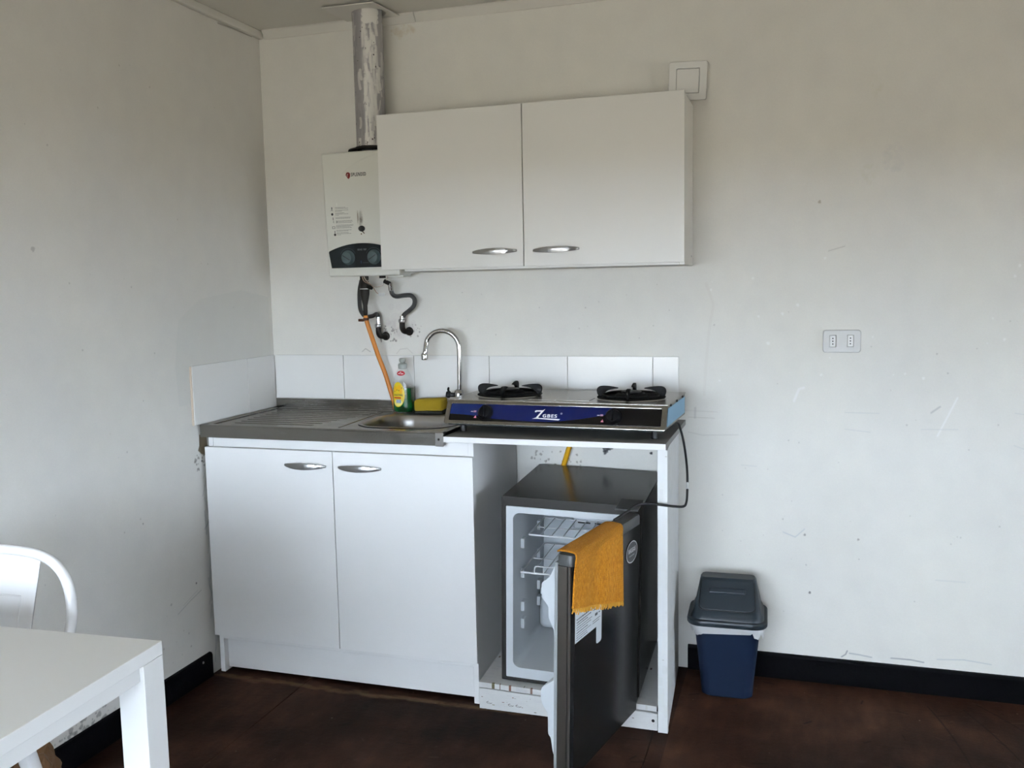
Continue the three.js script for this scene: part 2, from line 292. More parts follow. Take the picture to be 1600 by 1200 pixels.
// floor: worn dark brown sheets with open joints
{
  const FX = 3.3, FZ = 2.6, FW = 1400, map = canvasTex(FW, Math.round(FW * FZ / FX), (c, W, H) => {
    const im = c.createImageData(W, H), d = im.data;
    for (let j = 0; j < H; j++) for (let i = 0; i < W; i++) {
      const x = i / W * FX, z = j / H * FZ, k = (j * W + i) * 4;
      const n = 15 * fbm(x * 3, z * 2.2, 3, 2) + 16 * fbm(x * 30, z * 9, 3, 6) + 9 * (rnd() - 0.5);
      const wearTone = Math.max(0, fbm(x * 1.1 + 3, z * 1.5, 3, 11) + 0.10 + (x > 1.63 ? 0.28 : 0)) * 74 + Math.max(0, fbm(x * 7, z * 7, 3, 14) + 0.06) * 40;      // worn blotches, plus a paler step to the right of the hob
      d[k] = cl(36 + n + wearTone * 0.95); d[k + 1] = cl(22 + n * 0.75 + wearTone * 0.70); d[k + 2] = cl(15 + n * 0.6 + wearTone * 0.58); d[k + 3] = 255;
    }
    c.putImageData(im, 0, 0);
    const s = W / FX;
    for (let i = 0; i < 700; i++) {                                               // bare worn strip in front of the plinth
      const x = 0.03 + rnd() * 1.15, z = 0.475 + 0.035 * Math.abs(fbm(x * 9, 3, 3)) * 3 + 0.022 * rnd(); c.fillStyle = `rgba(${96 + 24 * rnd()},${76 + 20 * rnd()},${56 + 16 * rnd()},0.16)`; c.beginPath(); c.ellipse(x * s, z * s, (0.006 + 0.03 * rnd()) * s, (0.002 + 0.007 * rnd()) * s, 0, 0, 7); c.fill();
    }
    for (let i = 0; i < 90; i++) { c.fillStyle = `rgba(170,166,160,${0.3 + 0.5 * rnd()})`; c.beginPath(); c.arc(rnd() * W, rnd() * H * 0.6, (0.001 + 0.0016 * rnd()) * s, 0, 7); c.fill(); }
    for (let i = 0; i < 260; i++) { const x = rnd() * W, z = rnd() * H * 0.7, l = (0.01 + 0.04 * rnd()) * s, a = rnd() * 7; c.strokeStyle = rnd() < 0.7 ? 'rgba(14,9,8,0.5)' : 'rgba(96,80,70,0.35)'; c.lineWidth = 1 + rnd() * 2; c.beginPath(); c.moveTo(x, z); c.lineTo(x + l * Math.cos(a), z + l * 0.6 * Math.sin(a)); c.stroke(); }
    for (const [x0, z0, x1, z1] of [[2.505, 0.1, 2.63, 0.5], [2.40, 0.1, 2.47, 0.5], [2.55, 0.05, 2.7, 0.3]]) { c.strokeStyle = 'rgba(22,13,10,0.6)'; c.lineWidth = 0.005 * s; c.beginPath(); c.moveTo(x0 * s, z0 * s); c.quadraticCurveTo((x0 + x1) / 2 * s + 10, (z0 + z1) / 2 * s, x1 * s, z1 * s); c.stroke(); }
  });
  map.flipY = false; map.wrapS = map.wrapT = THREE.MirroredRepeatWrapping;
  const floorMat = mat({ map, roughness: 0.55, bumpMap: noiseFine, bumpScale: 0.0008, specularIntensity: 0.16 });
  const base = struct('floor', new THREE.BoxGeometry(RX, 0.1, RZ).translate(RX / 2, -0.056, RZ / 2), mat({ color: rgb(0.01, 0.008, 0.007), roughness: 0.9 }), 'worn dark brown floor covering');
  const xs = [0, 0.365, 1.585, 2.805, 4.025, 5.245, RX], zs = [0, 2.44, RZ];
  for (let i = 0; i < 6; i++) for (let j = 0; j < 2; j++) mesh('floor_sheet', uvPlane(new THREE.BoxGeometry(xs[i + 1] - xs[i] - 0.0025, 0.006, zs[j + 1] - zs[j] - 0.0025).translate((xs[i] + xs[i + 1]) / 2, -0.003, (zs[j] + zs[j + 1]) / 2), 'x', 'z', 0, FX, 0, FZ), floorMat, base);
}
// skirting boards: dark, with a rounded top
{
  const prof = [[0.0005, 0], [0.013, 0], [0.013, 0.078], [0.010, 0.086], [0.0005, 0.0875]];
  struct('baseboard_back', uvBox(prismX(prof, 1.632, RX)), M.skirting, 'black painted skirting board along the kitchen wall');
  const g = prismX(prof, 0.505, RZ); g.rotateY(PI / 2); g.scale(1, 1, -1);
  const p = g.attributes.position, n = g.attributes.normal;
  for (let i = 0; i < p.count; i += 3) for (const a of [p, n]) { const t = [0, 1, 2].map((k) => a['get' + 'XYZ'[k]](i + 1)), u = [0, 1, 2].map((k) => a['get' + 'XYZ'[k]](i + 2)); a.setXYZ(i + 1, ...u); a.setXYZ(i + 2, ...t); }
  struct('baseboard_left', uvBox(g), M.skirting, 'black painted skirting board along the side wall');
  mesh('screw', lx([[0, 0.002], [0.004, 0.0018], [0.0045, 0]], [0.0135, 0.07, 0.56], [1, 0, 0], 10), M.satin, scene.children.at(-1));
}
// cornice strips under the ceiling
{
  const prof = [[0.0005, CH - 0.031], [0.006, CH - 0.031], [0.026, CH - 0.006], [0.026, CH - 0.0005], [0.0005, CH - 0.0005]];
  struct('trim_1', uvBox(prismX(prof, 0.028, 0.655, 0.001)), M.cornice, 'narrow painted cornice strip beside the flue');
  struct('trim_2', uvBox(prismX(prof, 0.657, RX, 0.001)), M.cornice, 'long narrow painted cornice strip above the wall cabinet');
  const g = bx(0.0005, 0.022, CH - 0.030, CH - 0.0005, 0.002, RZ - 0.01, 0.006);
  struct('trim_3', g, M.cornice, 'narrow painted cornice strip along the side wall');
}
// backsplash tiles, each proud of its grout bed
{
  mesh('grout_bed', bx(0.0005, 1.5975, 0.896, 1.1085, 0.0003, 0.004, 0), M.grout, wallBack);
  mesh('grout_bed', bx(0.0003, 0.004, 0.905, 1.1085, 0.0005, 0.5235, 0), M.grout, wallLeft);
  const gap = 0.0018, xs = [0.0085, 0.312, 0.609, 0.909, 1.205, 1.510, 1.599];
  for (let i = 0; i < 6; i++) mesh('tile', bx(xs[i] + gap / 2, xs[i + 1] - gap / 2, 0.942 * (i < 3) + 0.8955 * (i >= 3), 1.112, 0.0035, 0.009 + 0.0006 * rnd(), 0.0014), M.tile, wallBack);
  const zs = [0.010, 0.1975, 0.526];
  for (let i = 0; i < 2; i++) mesh('tile', bx(0.0035, 0.009 + 0.0006 * rnd(), 0.9065, 1.112, zs[i] + gap / 2, zs[i + 1] - gap / 2, 0.0014), M.tile, wallLeft);
  mesh('tile_edge', bx(0.0003, 0.0078, 0.905, 1.111, 0.5255, 0.5290, 0.001), M.rawEdge, wallLeft);
}

// ------------------------------------------------------------------ base cabinet, worktops
function handleGeo(L, h, out) {      // bow handle lying along x, standing off in z
  const rings = [];
  for (let i = 0; i <= 26; i++) {
    const t = i / 26, s = Math.sin(PI * t), z = 0.003 + out * Math.pow(s, 0.75), ry = 0.0035 + h * Math.pow(s, 0.8), rz = 0.0032 + 0.0012 * s, r = [];
    for (let k = 0; k < 14; k++) { const a = k / 14 * 2 * PI; r.push(V((t - 0.5) * L, ry * Math.cos(a), z + rz * Math.sin(a))); }
    rings.push(r);
  }
  return loft(rings, { crease: 1.2 });
}
{
  const cab = thing('sink_cabinet', 'white two-door base cabinet standing under the steel sink', 'cabinet', [0, 0, 0]);
  const L = 0.0225, R = 1.0105, F = 0.474;
  mesh('carcass', mg(bx(L, L + 0.018, 0.004, 0.875, 0.016, F), bx(R - 0.018, R, 0.004, 0.875, 0.016, F), bx(L + 0.018, R - 0.018, 0.128, 0.146, 0.016, F), bx(L + 0.018, R - 0.018, 0.146, 0.60, 0.016, 0.022)), M.laminate, cab);
  mesh('front_rail', bx(L + 0.018, R - 0.018, 0.790, 0.8755, F - 0.02, F - 0.002), M.laminate, cab);
  mesh('plinth', bx(L + 0.018, R - 0.018, 0.014, 0.128, F - 0.040, F - 0.024), M.laminate, cab);
  for (const [x0, x1, hx] of [[0.0186, 0.5156, 0.415], [0.5182, 1.0132, 0.6175]]) {
    const d = mesh('door', bx(x0, x1, 0.1463, 0.8275, 0.476, 0.4935, 0.0012), M.laminate, cab);
    mesh('handle', handleGeo(0.156, 0.0075, 0.021).translate(hx, 0.777, 0.4938), M.satin, d).userData.label = 'satin chrome bow handle';
  }
}
{
  // stainless sink top: pressed sheet with drainer ridges, basin and folded edges
  const top = thing('kitchen_sink', 'stainless steel sink top with drainer and oval basin in the corner', 'sink', [0, 0, 0]);
  const X0 = 0.0105, X1 = 0.9185, Z0 = 0.0105, Z1 = 0.5025, Y = 0.9035;
  const bc = [0.722, 0.268], bw = 0.335, bd = 0.315, br = 0.105;
  const s = new THREE.Shape([[X0, -Z0], [X0, -Z1], [X1, -Z1], [X1, -Z0]].map((a) => new THREE.Vector2(...a)));
  s.holes.push(rrShape(bw, bd, br, bc[0], -bc[1], THREE.Path));
  const sheet = ext(s, 0.0012, 0, 14); sheet.rotateX(-PI / 2); sheet.translate(0, Y - 0.0012, 0);
  const sheetG = mg(uvBox(sheet), bx(X0, X1, Y - 0.041, Y - 0.0005, Z1 - 0.002, Z1, 0.0008), bx(X0, X0 + 0.002, Y - 0.030, Y, Z0, Z1, 0.0008), bx(X1 - 0.002, X1, Y - 0.041, Y, 0.478, Z1, 0.0008),
    uvBox(rod([X0, Y - 0.0012, Z1 - 0.0014], [X1, Y - 0.0012, Z1 - 0.0014], 0.0022)), bx(X0 + 0.001, X0 + 0.030, Y - 0.0006, Y + 0.0030, Z0, Z1 - 0.004, 0.0015), bx(X0, X1, Y - 0.0006, Y + 0.0030, Z1 - 0.028, Z1 - 0.0005, 0.0015), bx(X0, X1, Y - 0.0006, Y + 0.0030, Z0, Z0 + 0.035, 0.0015));
  mesh('sheet', sheetG, M.steel, top);
  mesh('upstand', mg(bx(X0, X1, Y, Y + 0.0345, Z0 - 0.0005, Z0 + 0.0015, 0.0006), uvBox(rod([X0, Y + 0.0345, Z0 + 0.001], [X1, Y + 0.0345, Z0 + 0.001], 0.0016))), M.steel, top);
  for (let i = 0; i < 9; i++) { const z = 0.085 + i * 0.042, g = new THREE.CapsuleGeometry(0.005, 0.40 - i * 0.012, 3, 8); g.rotateZ(PI / 2); g.scale(1, 0.42, 1); g.translate(0.285 - i * 0.004, Y, z); mesh('drainer_ridge', uvBox(g), M.steel, top); }
  mesh('drainer_edge', uvBox(rod([0.505, Y, 0.08], [0.525, Y, 0.455], 0.0022)), M.steel, top);
  const rings = [];
  for (const [k, y] of [[0.012, 0.0018], [0.004, 0.0030], [-0.004, 0.0014], [-0.010, -0.006], [-0.014, -0.03], [-0.022, -0.10], [-0.034, -0.130], [-0.060, -0.146], [-0.12, -0.150]]) rings.push(rrRing(bw + 2 * k, bd + 2 * k, br + k, Y + y, 10, bc[0], bc[1]));
  mesh('basin', loft(rings, { cap0: false, crease: 1.0 }), M.basinSteel, top);
  mesh('waste', lx([[0, 0.004], [0.02, 0.002], [0.036, 0.004], [0.040, 0]], [bc[0], Y - 0.1495, bc[1]]), M.chrome, top);
  mesh('fixing_screw', lx([[0, 0.003], [0.004, 0.0026], [0.0055, 0]], [0.905, Y - 0.020, Z1], [0, 0, 1], 12), M.brass, top);
  mesh('end_clip', bx(0.893, 0.921, Y - 0.043, Y + 0.001, Z1, Z1 + 0.0022, 0.0008), M.chrome, top);
}
{
  const b = thing('hob_shelf_board', 'grey topped board with white front edge carrying the gas hob', 'worktop', [0, 0, 0]);
  mesh('board', bx(0.9225, 1.6235, 0.8765, 0.8940, 0.0105, 0.5060, 0.001), mat({ color: rgb(0.27, 0.27, 0.26), roughness: 0.45, bumpMap: noiseFine, bumpScale: 0.0003 }), b);
  mesh('edge_strip', bx(0.9225, 1.6235, 0.8762, 0.8938, 0.5062, 0.5090, 0.0006), mat({ color: rgb(0.85, 0.85, 0.84), roughness: 0.4 }), b).userData.label = 'white edging strip';
}
const wornWhite = canvasTex(512, 1024, (c, W, H) => {
  c.fillStyle = 'rgb(226,228,228)'; c.fillRect(0, 0, W, H);
  for (let i = 0; i < 900; i++) { const v = 196 + 44 * rnd(); c.fillStyle = `rgba(${v},${v},${v - 4},0.22)`; c.fillRect(rnd() * W, rnd() * H, 2 + 10 * rnd(), 8 + 80 * rnd()); }
  for (let i = 0; i < 60; i++) { c.fillStyle = `rgba(120,108,92,${0.2 + 0.4 * rnd()})`; c.fillRect(rnd() * W, rnd() * H, 1 + 3 * rnd(), 1 + 6 * rnd()); }
});
wornWhite.wrapS = wornWhite.wrapT = THREE.RepeatWrapping;
const M_worn = mat({ map: wornWhite, roughness: 0.5 });
{
  const p = thing('hob_side_panel', 'white painted upright panel to the right of the fridge', 'panel', [0, 0, 0]);
  mesh('panel', uvBox(prismY([[1.579, 0.0145], [1.5995, 0.0145], [1.6265, 0.4865], [1.600, 0.4865]], 0.002, 0.8760, 0.001)), M_worn, p);
  mesh('front_batten', bx(1.5985, 1.6285, 0.002, 0.8760, 0.4868, 0.5055, 0.0012), M_worn, p).userData.label = 'white painted front batten';
}
{
  const w = thing('fridge_platform', 'low white painted plank platform with chipped edges under the fridge', 'platform', [0, 0, 0]);
  const M_chip = mat({ map: canvasTex(1024, 256, (c, W, H) => {
    c.fillStyle = 'rgb(222,222,220)'; c.fillRect(0, 0, W, H);
    for (let i = 0; i < 500; i++) { const v = 190 + 46 * rnd(); c.fillStyle = `rgba(${v},${v},${v},0.25)`; c.fillRect(rnd() * W, rnd() * H, 4 + 60 * rnd(), 1 + 6 * rnd()); }
    for (let i = 0; i < 70; i++) { c.fillStyle = `rgba(${70 + 50 * rnd()},${52 + 40 * rnd()},${38 + 20 * rnd()},0.8)`; const e = rnd() < 0.6; c.fillRect(rnd() * W, e ? (rnd() < 0.5 ? 0 : H - 8) : rnd() * H, 2 + 14 * rnd(), 2 + 6 * rnd()); }
    c.strokeStyle = 'rgba(70,64,58,0.8)'; c.lineWidth = 3; for (const x of [60, 190, 235]) { c.beginPath(); c.arc(x, 165, 15, 0, 4.5); c.stroke(); c.beginPath(); c.moveTo(x - 12, 160); c.lineTo(x + 10, 172); c.stroke(); }
  }), roughness: 0.55 });
  const plank = mesh('top_plank', uvPlane(prismY([[-0.0705, -0.450], [0.4815, -0.450], [0.5030, 0.0235], [-0.0705, 0.0235]], -0.0265, -0.0085, 0.0015), 'x', 'z', -0.07, 0.53, -0.46, 0.03), M_chip, w);
  plank.position.set(1.0902, 0.1005, 0.4766); plank.rotation.order = 'YXZ'; plank.rotation.set(0.0283, 0.0169, -0.0276);       // sags towards the right-hand panel
  const fp = new THREE.Shape([[1.0195, 0.003], [1.5965, 0.003], [1.5965, 0.0570], [1.0195, 0.0720]].map((q) => new THREE.Vector2(...q)));
  mesh('front_plank', uvPlane(ext(fp, 0.019, 0.0015).translate(0, 0, 0.4795), 'x', 'y', 1.0195, 1.5965, 0, 0.0735), M_chip, w);
  mesh('screw_hole', lx([[0, 0.0008], [0.0045, 0.0008], [0.005, 0]], [1.583, 0.034, 0.4986], [0, 0, 1], 10), M.black, w);
}

// ------------------------------------------------------------------ wall cabinet, vent, socket
{
  const cab = thing('wall_cabinet', 'white two-door wall cabinet hung above the sink and hob', 'cabinet', [0, 0, 0]);
  const L = 0.686, R = 1.6455, B = 1.4215, Tp = 1.9505, F = 0.2385;
  mesh('carcass', mg(bx(L, L + 0.016, B, Tp, 0.0015, F), bx(R - 0.016, R, B, Tp, 0.0015, F), bx(L + 0.016, R - 0.016, B, B + 0.016, 0.0015, F), bx(L + 0.016, R - 0.016, Tp - 0.016, Tp, 0.0015, F), bx(L + 0.016, R - 0.016, B + 0.016, Tp - 0.016, 0.0015, 0.005)), M.laminateWarm, cab);
  for (const [x0, x1, hx, tilt] of [[0.6075, 1.1228, 1.0235, 0.012], [1.1256, 1.6472, 1.2345, 0.016]]) {
    const d = mesh('door', bx(x0, x1, 1.4290, 1.9525, 0.2400, 0.2583, 0.0012), M.laminateWarm, cab);
    const h = mesh('handle', handleGeo(0.155, 0.0065, 0.021), M.satin, d); h.position.set(hx, 1.480, 0.2586); h.rotation.z = tilt; h.userData.label = 'satin chrome bow handle';
  }
  mesh('hinge_screw', lx([[0, 0.0016], [0.003, 0.0014], [0.0035, 0]], [1.6455, 1.452, 0.05], [1, 0, 0], 10), M.satin, cab);
}
{
  const v = thing('blank_wall_plate', 'square off-white blank box plate tilted above the wall cabinet corner', 'wall plate', [1.631, 2.026, 0.0015]);
  v.rotation.z = -0.035;
  mesh('back_box', bx(-0.056, 0.058, -0.058, 0.058, 0, 0.022, 0.003), M.socketPlastic, v);
  const s = rrShape(0.124, 0.124, 0.006); s.holes.push(rrShape(0.076, 0.080, 0.004, 0, 0, THREE.Path));
  mesh('frame', uvBox(ext(s, 0.010, 0.0015).translate(0, 0, 0.0222)), M.whitePlastic, v);
  mesh('cover', bx(-0.0365, 0.0365, -0.0385, 0.0385, 0.0225, 0.0305, 0.0015), M.whitePlastic, v);
  mesh('cracked_paint', mg([0.018, 0.034, 0.046, 0.053].map((x, i) => new THREE.IcosahedronGeometry(0.004 + 0.0018 * (i % 3), 0).scale(1.2, 0.7, 1).translate(x, 0.0605 + 0.001 * (i % 2), 0.014))), M.brass, v).userData.label = 'dark broken paint crumbs'; v.children.at(-1).userData.kind = 'stuff';
}
{
  const s = thing('double_socket', 'white double power socket with two three-pin modules on the wall', 'socket', [2.1257, 1.165, 0.0008]);
  const f = rrShape(0.1167, 0.0736, 0.009); f.holes.push(rrShape(0.0178, 0.0362, 0.001, -0.0275, 0, THREE.Path), rrShape(0.0178, 0.0362, 0.001, 0.0265, 0.001, THREE.Path));
  mesh('frame', uvBox(ext(f, 0.009, 0.003)), M.socketPlastic, s);
  for (const [x, y] of [[-0.0275, 0], [0.0265, 0.001]]) {
    const m = mesh('module', bx(x - 0.0083, x + 0.0083, y - 0.0175, y + 0.0175, 0.001, 0.0076, 0.0006), M.whitePlastic, s);
    for (const k of [-0.0092, 0, 0.0092]) mesh('pin_hole', lx([[0, 0.0003], [0.0021, 0.0003], [0.0022, 0]], [x, y + k, 0.0076], [0, 0, 1], 12), M.black, m);
  }
}
// ------------------------------------------------------------------ water heater, flue, hoses
{
  const h = thing('gas_water_heater', 'white gas water heater with dark control panel beside the wall cabinet', 'water heater', [0.364, 1.4205, 0.0015]);
  const W = 0.282, H = 0.4365, D = 0.190;
  h.rotation.x = 0.058;               // hangs tilted forward a little
  mesh('body', bx(0, W, 0, H, 0.004, D - 0.016, 0.006), M.heaterSheet, h);
  const map = canvasTex(902, 1396, (c, w, hh) => {
    c.fillStyle = 'rgb(221,221,212)'; c.fillRect(0, 0, w, hh);
    const k = w / W, X = (x) => x * k, Y = (y) => hh - y * k;
    c.fillStyle = 'rgb(30,28,28)'; c.font = `bold ${Math.round(0.0168 * k)}px sans-serif`; c.textBaseline = 'middle'; c.save(); c.translate(X(0.1145), Y(0.3565)); c.scale(0.74, 1); c.fillText('SPLENDID', 0, 0); c.restore();
    c.fillStyle = 'rgb(120,24,22)'; c.beginPath(); c.moveTo(X(0.0945), Y(0.3555)); c.quadraticCurveTo(X(0.0965), Y(0.3665), X(0.104), Y(0.3655)); c.quadraticCurveTo(X(0.1125), Y(0.3655), X(0.1125), Y(0.3555)); c.quadraticCurveTo(X(0.1115), Y(0.345), X(0.104), Y(0.3425)); c.closePath(); c.fill();
    c.strokeStyle = 'rgb(225,220,214)'; c.lineWidth = 5; c.beginPath(); c.arc(X(0.1045), Y(0.355), 14, 2.1, 4.6); c.stroke();
    const rows = [[0.2310, 0.046], [0.2265, 0.058], [0.2185, 0.058], [0.2140, 0.030], [0.2060, 0.040], [0.2015, 0.058], [0.1960, 0.018], [0.1860, 0.066], [0.1815, 0.066], [0.1710, 0.074], [0.1665, 0.074], [0.1620, 0.066], [0.1520, 0.074], [0.1475, 0.076], [0.1430, 0.066], [0.1385, 0.070], [0.1290, 0.066], [0.1245, 0.050], [0.1170, 0.052], [0.1125, 0.062], [0.1075, 0.022]];
    c.fillStyle = 'rgba(90,90,86,0.75)';
    for (const [yy, l] of rows) for (let x = 0; x < l - 0.003;) { const q = 0.002 + 0.005 * rnd(); c.fillRect(X(0.044 + x * 0.92), Y(0.150 + (yy - 0.1075) * 0.78), q * k, 4); x += q + 0.0014; }
    c.fillStyle = 'rgb(34,34,34)'; c.strokeStyle = 'rgb(60,60,60)'; c.lineWidth = 4;
    c.fillRect(X(0.0295), Y(0.2475), 10, 26); c.beginPath(); c.arc(X(0.0315), Y(0.2225), 14, 0, 7); c.fill(); c.beginPath(); c.arc(X(0.0305), Y(0.2339), 11, 3, 6.4); c.stroke(); c.fillRect(X(0.0325), Y(0.2112), 7, 30);
    for (const x of [0.037, 0.046]) { c.beginPath(); c.arc(X(x), Y(0.1956), 10, x < 0.04 ? 1.6 : -1.6, x < 0.04 ? 4.7 : 1.6); c.stroke(); } c.strokeRect(X(0.0290), Y(0.1792), 32, 22); c.fillRect(X(0.0365), Y(0.1644), 7, 28); c.beginPath(); c.arc(X(0.0375), Y(0.1504), 14, 0, 7); c.fill();
    for (let i = 0; i < 60; i++) { const t = rnd(); c.fillStyle = `rgba(70,62,50,${0.10 * (1 - t)})`; c.beginPath(); c.ellipse(X(0.1435 + 0.010 * (rnd() - 0.5)), Y(0.180 + 0.055 * t), 8 + 10 * rnd(), 26, 0, 0, 7); c.fill(); }     // soot above the sight hole
    for (let i = 0; i < 16; i++) { c.fillStyle = 'rgba(80,70,56,0.10)'; c.beginPath(); c.ellipse(X(0.130 + 0.003 * rnd()), Y(0.190 + 0.035 * rnd()), 7, 30, 0, 0, 7); c.fill(); }
    c.strokeStyle = 'rgba(60,46,30,0.9)'; c.lineWidth = 11; c.beginPath(); c.moveTo(X(0.145), Y(0.160)); c.lineTo(X(0.154), Y(0.151)); c.stroke(); c.fillStyle = 'rgba(110,92,66,0.9)'; c.beginPath(); c.arc(X(0.142), Y(0.150), 9, 0, 7); c.fill();
    c.fillStyle = 'rgba(236,236,228,0.9)'; c.fillRect(X(0.050), Y(0.262), 10, 30);
  });
  mesh('front_cover', uvPlane(bx(0.0005, W - 0.0005, 0.0005, H - 0.0005, D - 0.0175, D, 0.007, 3), 'x', 'y', 0, W, 0, H), mat({ map, roughness: 0.33 }), h);
  const arc = []; for (let i = 0; i <= 14; i++) { const t = i / 14; arc.push([0.02 + 0.25 * t, 0.20 + 0.225 * Math.sqrt(Math.max(0, 1 - (1 - t * 0.9 - 0.1) ** 2)), D - 0.0004]); }
  mesh('embossed_line', tube(arc.slice(3), 0.0009, 40, 6), M.heaterSheet, h);
  mesh('sight_hole', lx([[0, 0.0012], [0.010, 0.0012], [0.0125, 0.0022], [0.0132, 0]], [0.1445, 0.1685, D], [0, 0, 1], 24).scale(1, 0.8, 1).translate(0, 0.0337, 0), M.black, h);
  // control panel with arched top
  const s = new THREE.Shape(); s.moveTo(0.020, 0.032); s.lineTo(W - 0.020, 0.032); s.lineTo(W - 0.012, 0.086); s.quadraticCurveTo(W - 0.012, 0.092, W - 0.017, 0.0935); s.quadraticCurveTo(W / 2, 0.142, 0.017, 0.0935); s.quadraticCurveTo(0.012, 0.092, 0.012, 0.086); s.closePath();
  const pmap = canvasTex(900, 300, (c, w, hh) => {
    c.fillStyle = 'rgb(22,30,33)'; c.fillRect(0, 0, w, hh); c.fillStyle = 'rgb(14,16,19)'; c.fillRect(w * 0.40, 0, w * 0.22, hh);
    c.fillStyle = 'rgb(140,146,146)'; c.font = 'bold 30px sans-serif'; c.textAlign = 'center'; c.fillText('MAG 10F', w * 0.515, hh * 0.30);
    c.fillStyle = 'rgba(60,80,110,0.9)'; c.fillRect(w * 0.485, hh * 0.72, 12, 34); c.fillStyle = 'rgba(80,88,94,0.8)'; c.fillRect(w * 0.515, hh * 0.79, 80, 8);
    c.strokeStyle = 'rgba(90,100,104,0.8)'; c.lineWidth = 5; for (const x of [0.297, 0.690]) { c.beginPath(); c.arc(w * x, hh * 0.56, 108, 3.5, 5.9); c.stroke(); }
  });
  const panel = mesh('control_panel', uvPlane(ext(s, 0.009, 0.002, 16).translate(0, 0, D + 0.0002), 'x', 'y', 0.012, W - 0.012, 0.032, 0.118), mat({ map: pmap, roughness: 0.45, specularIntensity: 0.5 }), h);
  for (const [x, a] of [[0.0885, -0.55], [0.1905, 0.55]]) {
    const k = mesh('knob', lx([[0, 0.016], [0.0185, 0.0155], [0.0200, 0.013], [0.0215, 0.001], [0.026, 0.0008], [0.0262, 0]], [x, 0.068, D + 0.0093], [0, 0, 1], 36), mat({ color: rgb(0.075, 0.115, 0.122), roughness: 0.45 }), panel);
    k.userData.label = 'grey-green dial';
    const g = bx(-0.0165, 0.0165, -0.0016, 0.0016, 0, 0.0008, 0.0005); g.rotateZ(a); g.translate(x, 0.068, D + 0.0252); mesh('dial_groove', g, M.black, panel);
  }
  mesh('gas_inlet', lx([[0.010, 0], [0.016, -0.004], [0.016, -0.018], [0.012, -0.019], [0.012, -0.0205], [0, -0.0205]], [0.092, 0, 0.09]), M.brass, h).userData.label = 'blackened gas inlet';
  mesh('water_outlet', lx([[0.006, 0], [0.012, -0.003], [0.012, -0.012], [0, -0.012]], [0.166, 0, 0.09]), M.brass, h);
  mesh('bottom_cover', bx(0.190, 0.255, -0.010, 0, 0.03, 0.10, 0.003), M.heaterSheet, h);
}
{
  const f = thing('flue_pipe', 'round metal flue pipe smeared with white paint', 'pipe', [0.510, 0, 0.102]);
  const map = canvasTex(512, 1024, (c, W, H) => {
    c.fillStyle = 'rgb(166,163,164)'; c.fillRect(0, 0, W, H);
    for (let i = 0; i < 420; i++) { const v = 138 + 50 * rnd(); c.fillStyle = `rgba(${v},${v - 2},${v},0.35)`; c.fillRect(rnd() * W, rnd() * H, 3 + 12 * rnd(), 30 + 160 * rnd()); }
    for (let i = 0; i < 190; i++) { const x = rnd() < 0.62 ? W * (0.02 + 0.14 * rnd()) : rnd() * W, y = H * rnd(); c.strokeStyle = `rgba(226,224,218,${0.3 + 0.5 * rnd()})`; c.lineWidth = 4 + 18 * rnd(); c.lineCap = 'round'; c.beginPath(); c.moveTo(x, y); c.quadraticCurveTo(x + 16 * (rnd() - 0.5), y + 40, x + 20 * (rnd() - 0.5), y + 50 + 110 * rnd()); c.stroke(); }
    for (let i = 0; i < 60; i++) { c.fillStyle = 'rgba(228,226,220,0.7)'; c.beginPath(); c.arc(W * (0.04 + 0.13 * rnd()), H * (0.02 + 0.09 * rnd()), 12 + 12 * rnd(), 0, 7); c.fill(); }
    for (let i = 0; i < 90; i++) { const low = rnd() < 0.5; c.fillStyle = `rgba(40,34,30,${0.4 + 0.5 * rnd()})`; c.fillRect(rnd() * W, low ? H * (0.93 + 0.07 * rnd()) : H * rnd(), 2 + 6 * rnd(), 3 + 12 * rnd()); }
  });
  const g = new THREE.CylinderGeometry(0.0535, 0.0535, CH - 1.868, 48, 1, true); g.translate(0, (CH + 1.868) / 2, 0);
  mesh('pipe', g, mat({ map, roughness: 0.5, metalness: 0.25, side: THREE.DoubleSide }), f);
  mesh('collar', lx([[0.085, 0], [0.083, 0.005], [0.062, 0.009], [0.058, 0.014], [0.0545, 0.014], [0.0545, 0]], [0, 1.8585, 0]), M.brass, f).userData.label = 'blackened flue collar';
  mesh('seam', bx(-0.003, 0.003, 1.868, CH, -0.0545, -0.052, 0.0005), M.satin, f);
}
{
  const s = new THREE.Shape([[0.386, -0.034], [0.594, -0.030], [0.573, -0.204], [0.376, -0.206]].map((a) => new THREE.Vector2(...a)));
  const h = new THREE.Path(); h.absarc(0.512, -0.102, 0.0585, 0, 2 * PI, true); s.holes.push(h);
  const g = ext(s, 0.004, 0.0008, 24); g.rotateX(-PI / 2); g.translate(0, 2.3425, 0); g.rotateZ(-0.004);
  tag(mesh('ceiling_plate', uvBox(g), M.cornice, scene), 'square white sheet plate round the flue at the ceiling', 'plate');
}
function elbow(name, x, y, label) {          // threaded elbow coming out of the wall, nut on top
  const t = thing(name, label, 'pipe fitting', [x, y, 0]);
  mesh('elbow', mg(tube([[0.012, 0, 0.001], [0.010, 0, 0.014], [0.004, 0.002, 0.030], [0, 0.014, 0.037], [0, 0.034, 0.038]], 0.0105, 20, 12), lx([[0.0165, 0], [0.0155, 0.005], [0.010, 0.006]], [0.012, 0, 0.001], [0, 0, 1], 20)), M.brass, t);
  mesh('nut', lx([[0.009, 0], [0.0135, 0.001], [0.0135, 0.011], [0.010, 0.014], [0.006, 0.014]], [0, 0.034, 0.038], [0, 1, 0], 6), M.satin, t);
  return t;
}
elbow('pipe_elbow', 0.579, 1.203, 'black threaded elbow in the wall below the curved water hose');
elbow('pipe_elbow', 0.481, 1.185, 'black threaded elbow in chipped plaster beside the orange gas hose');
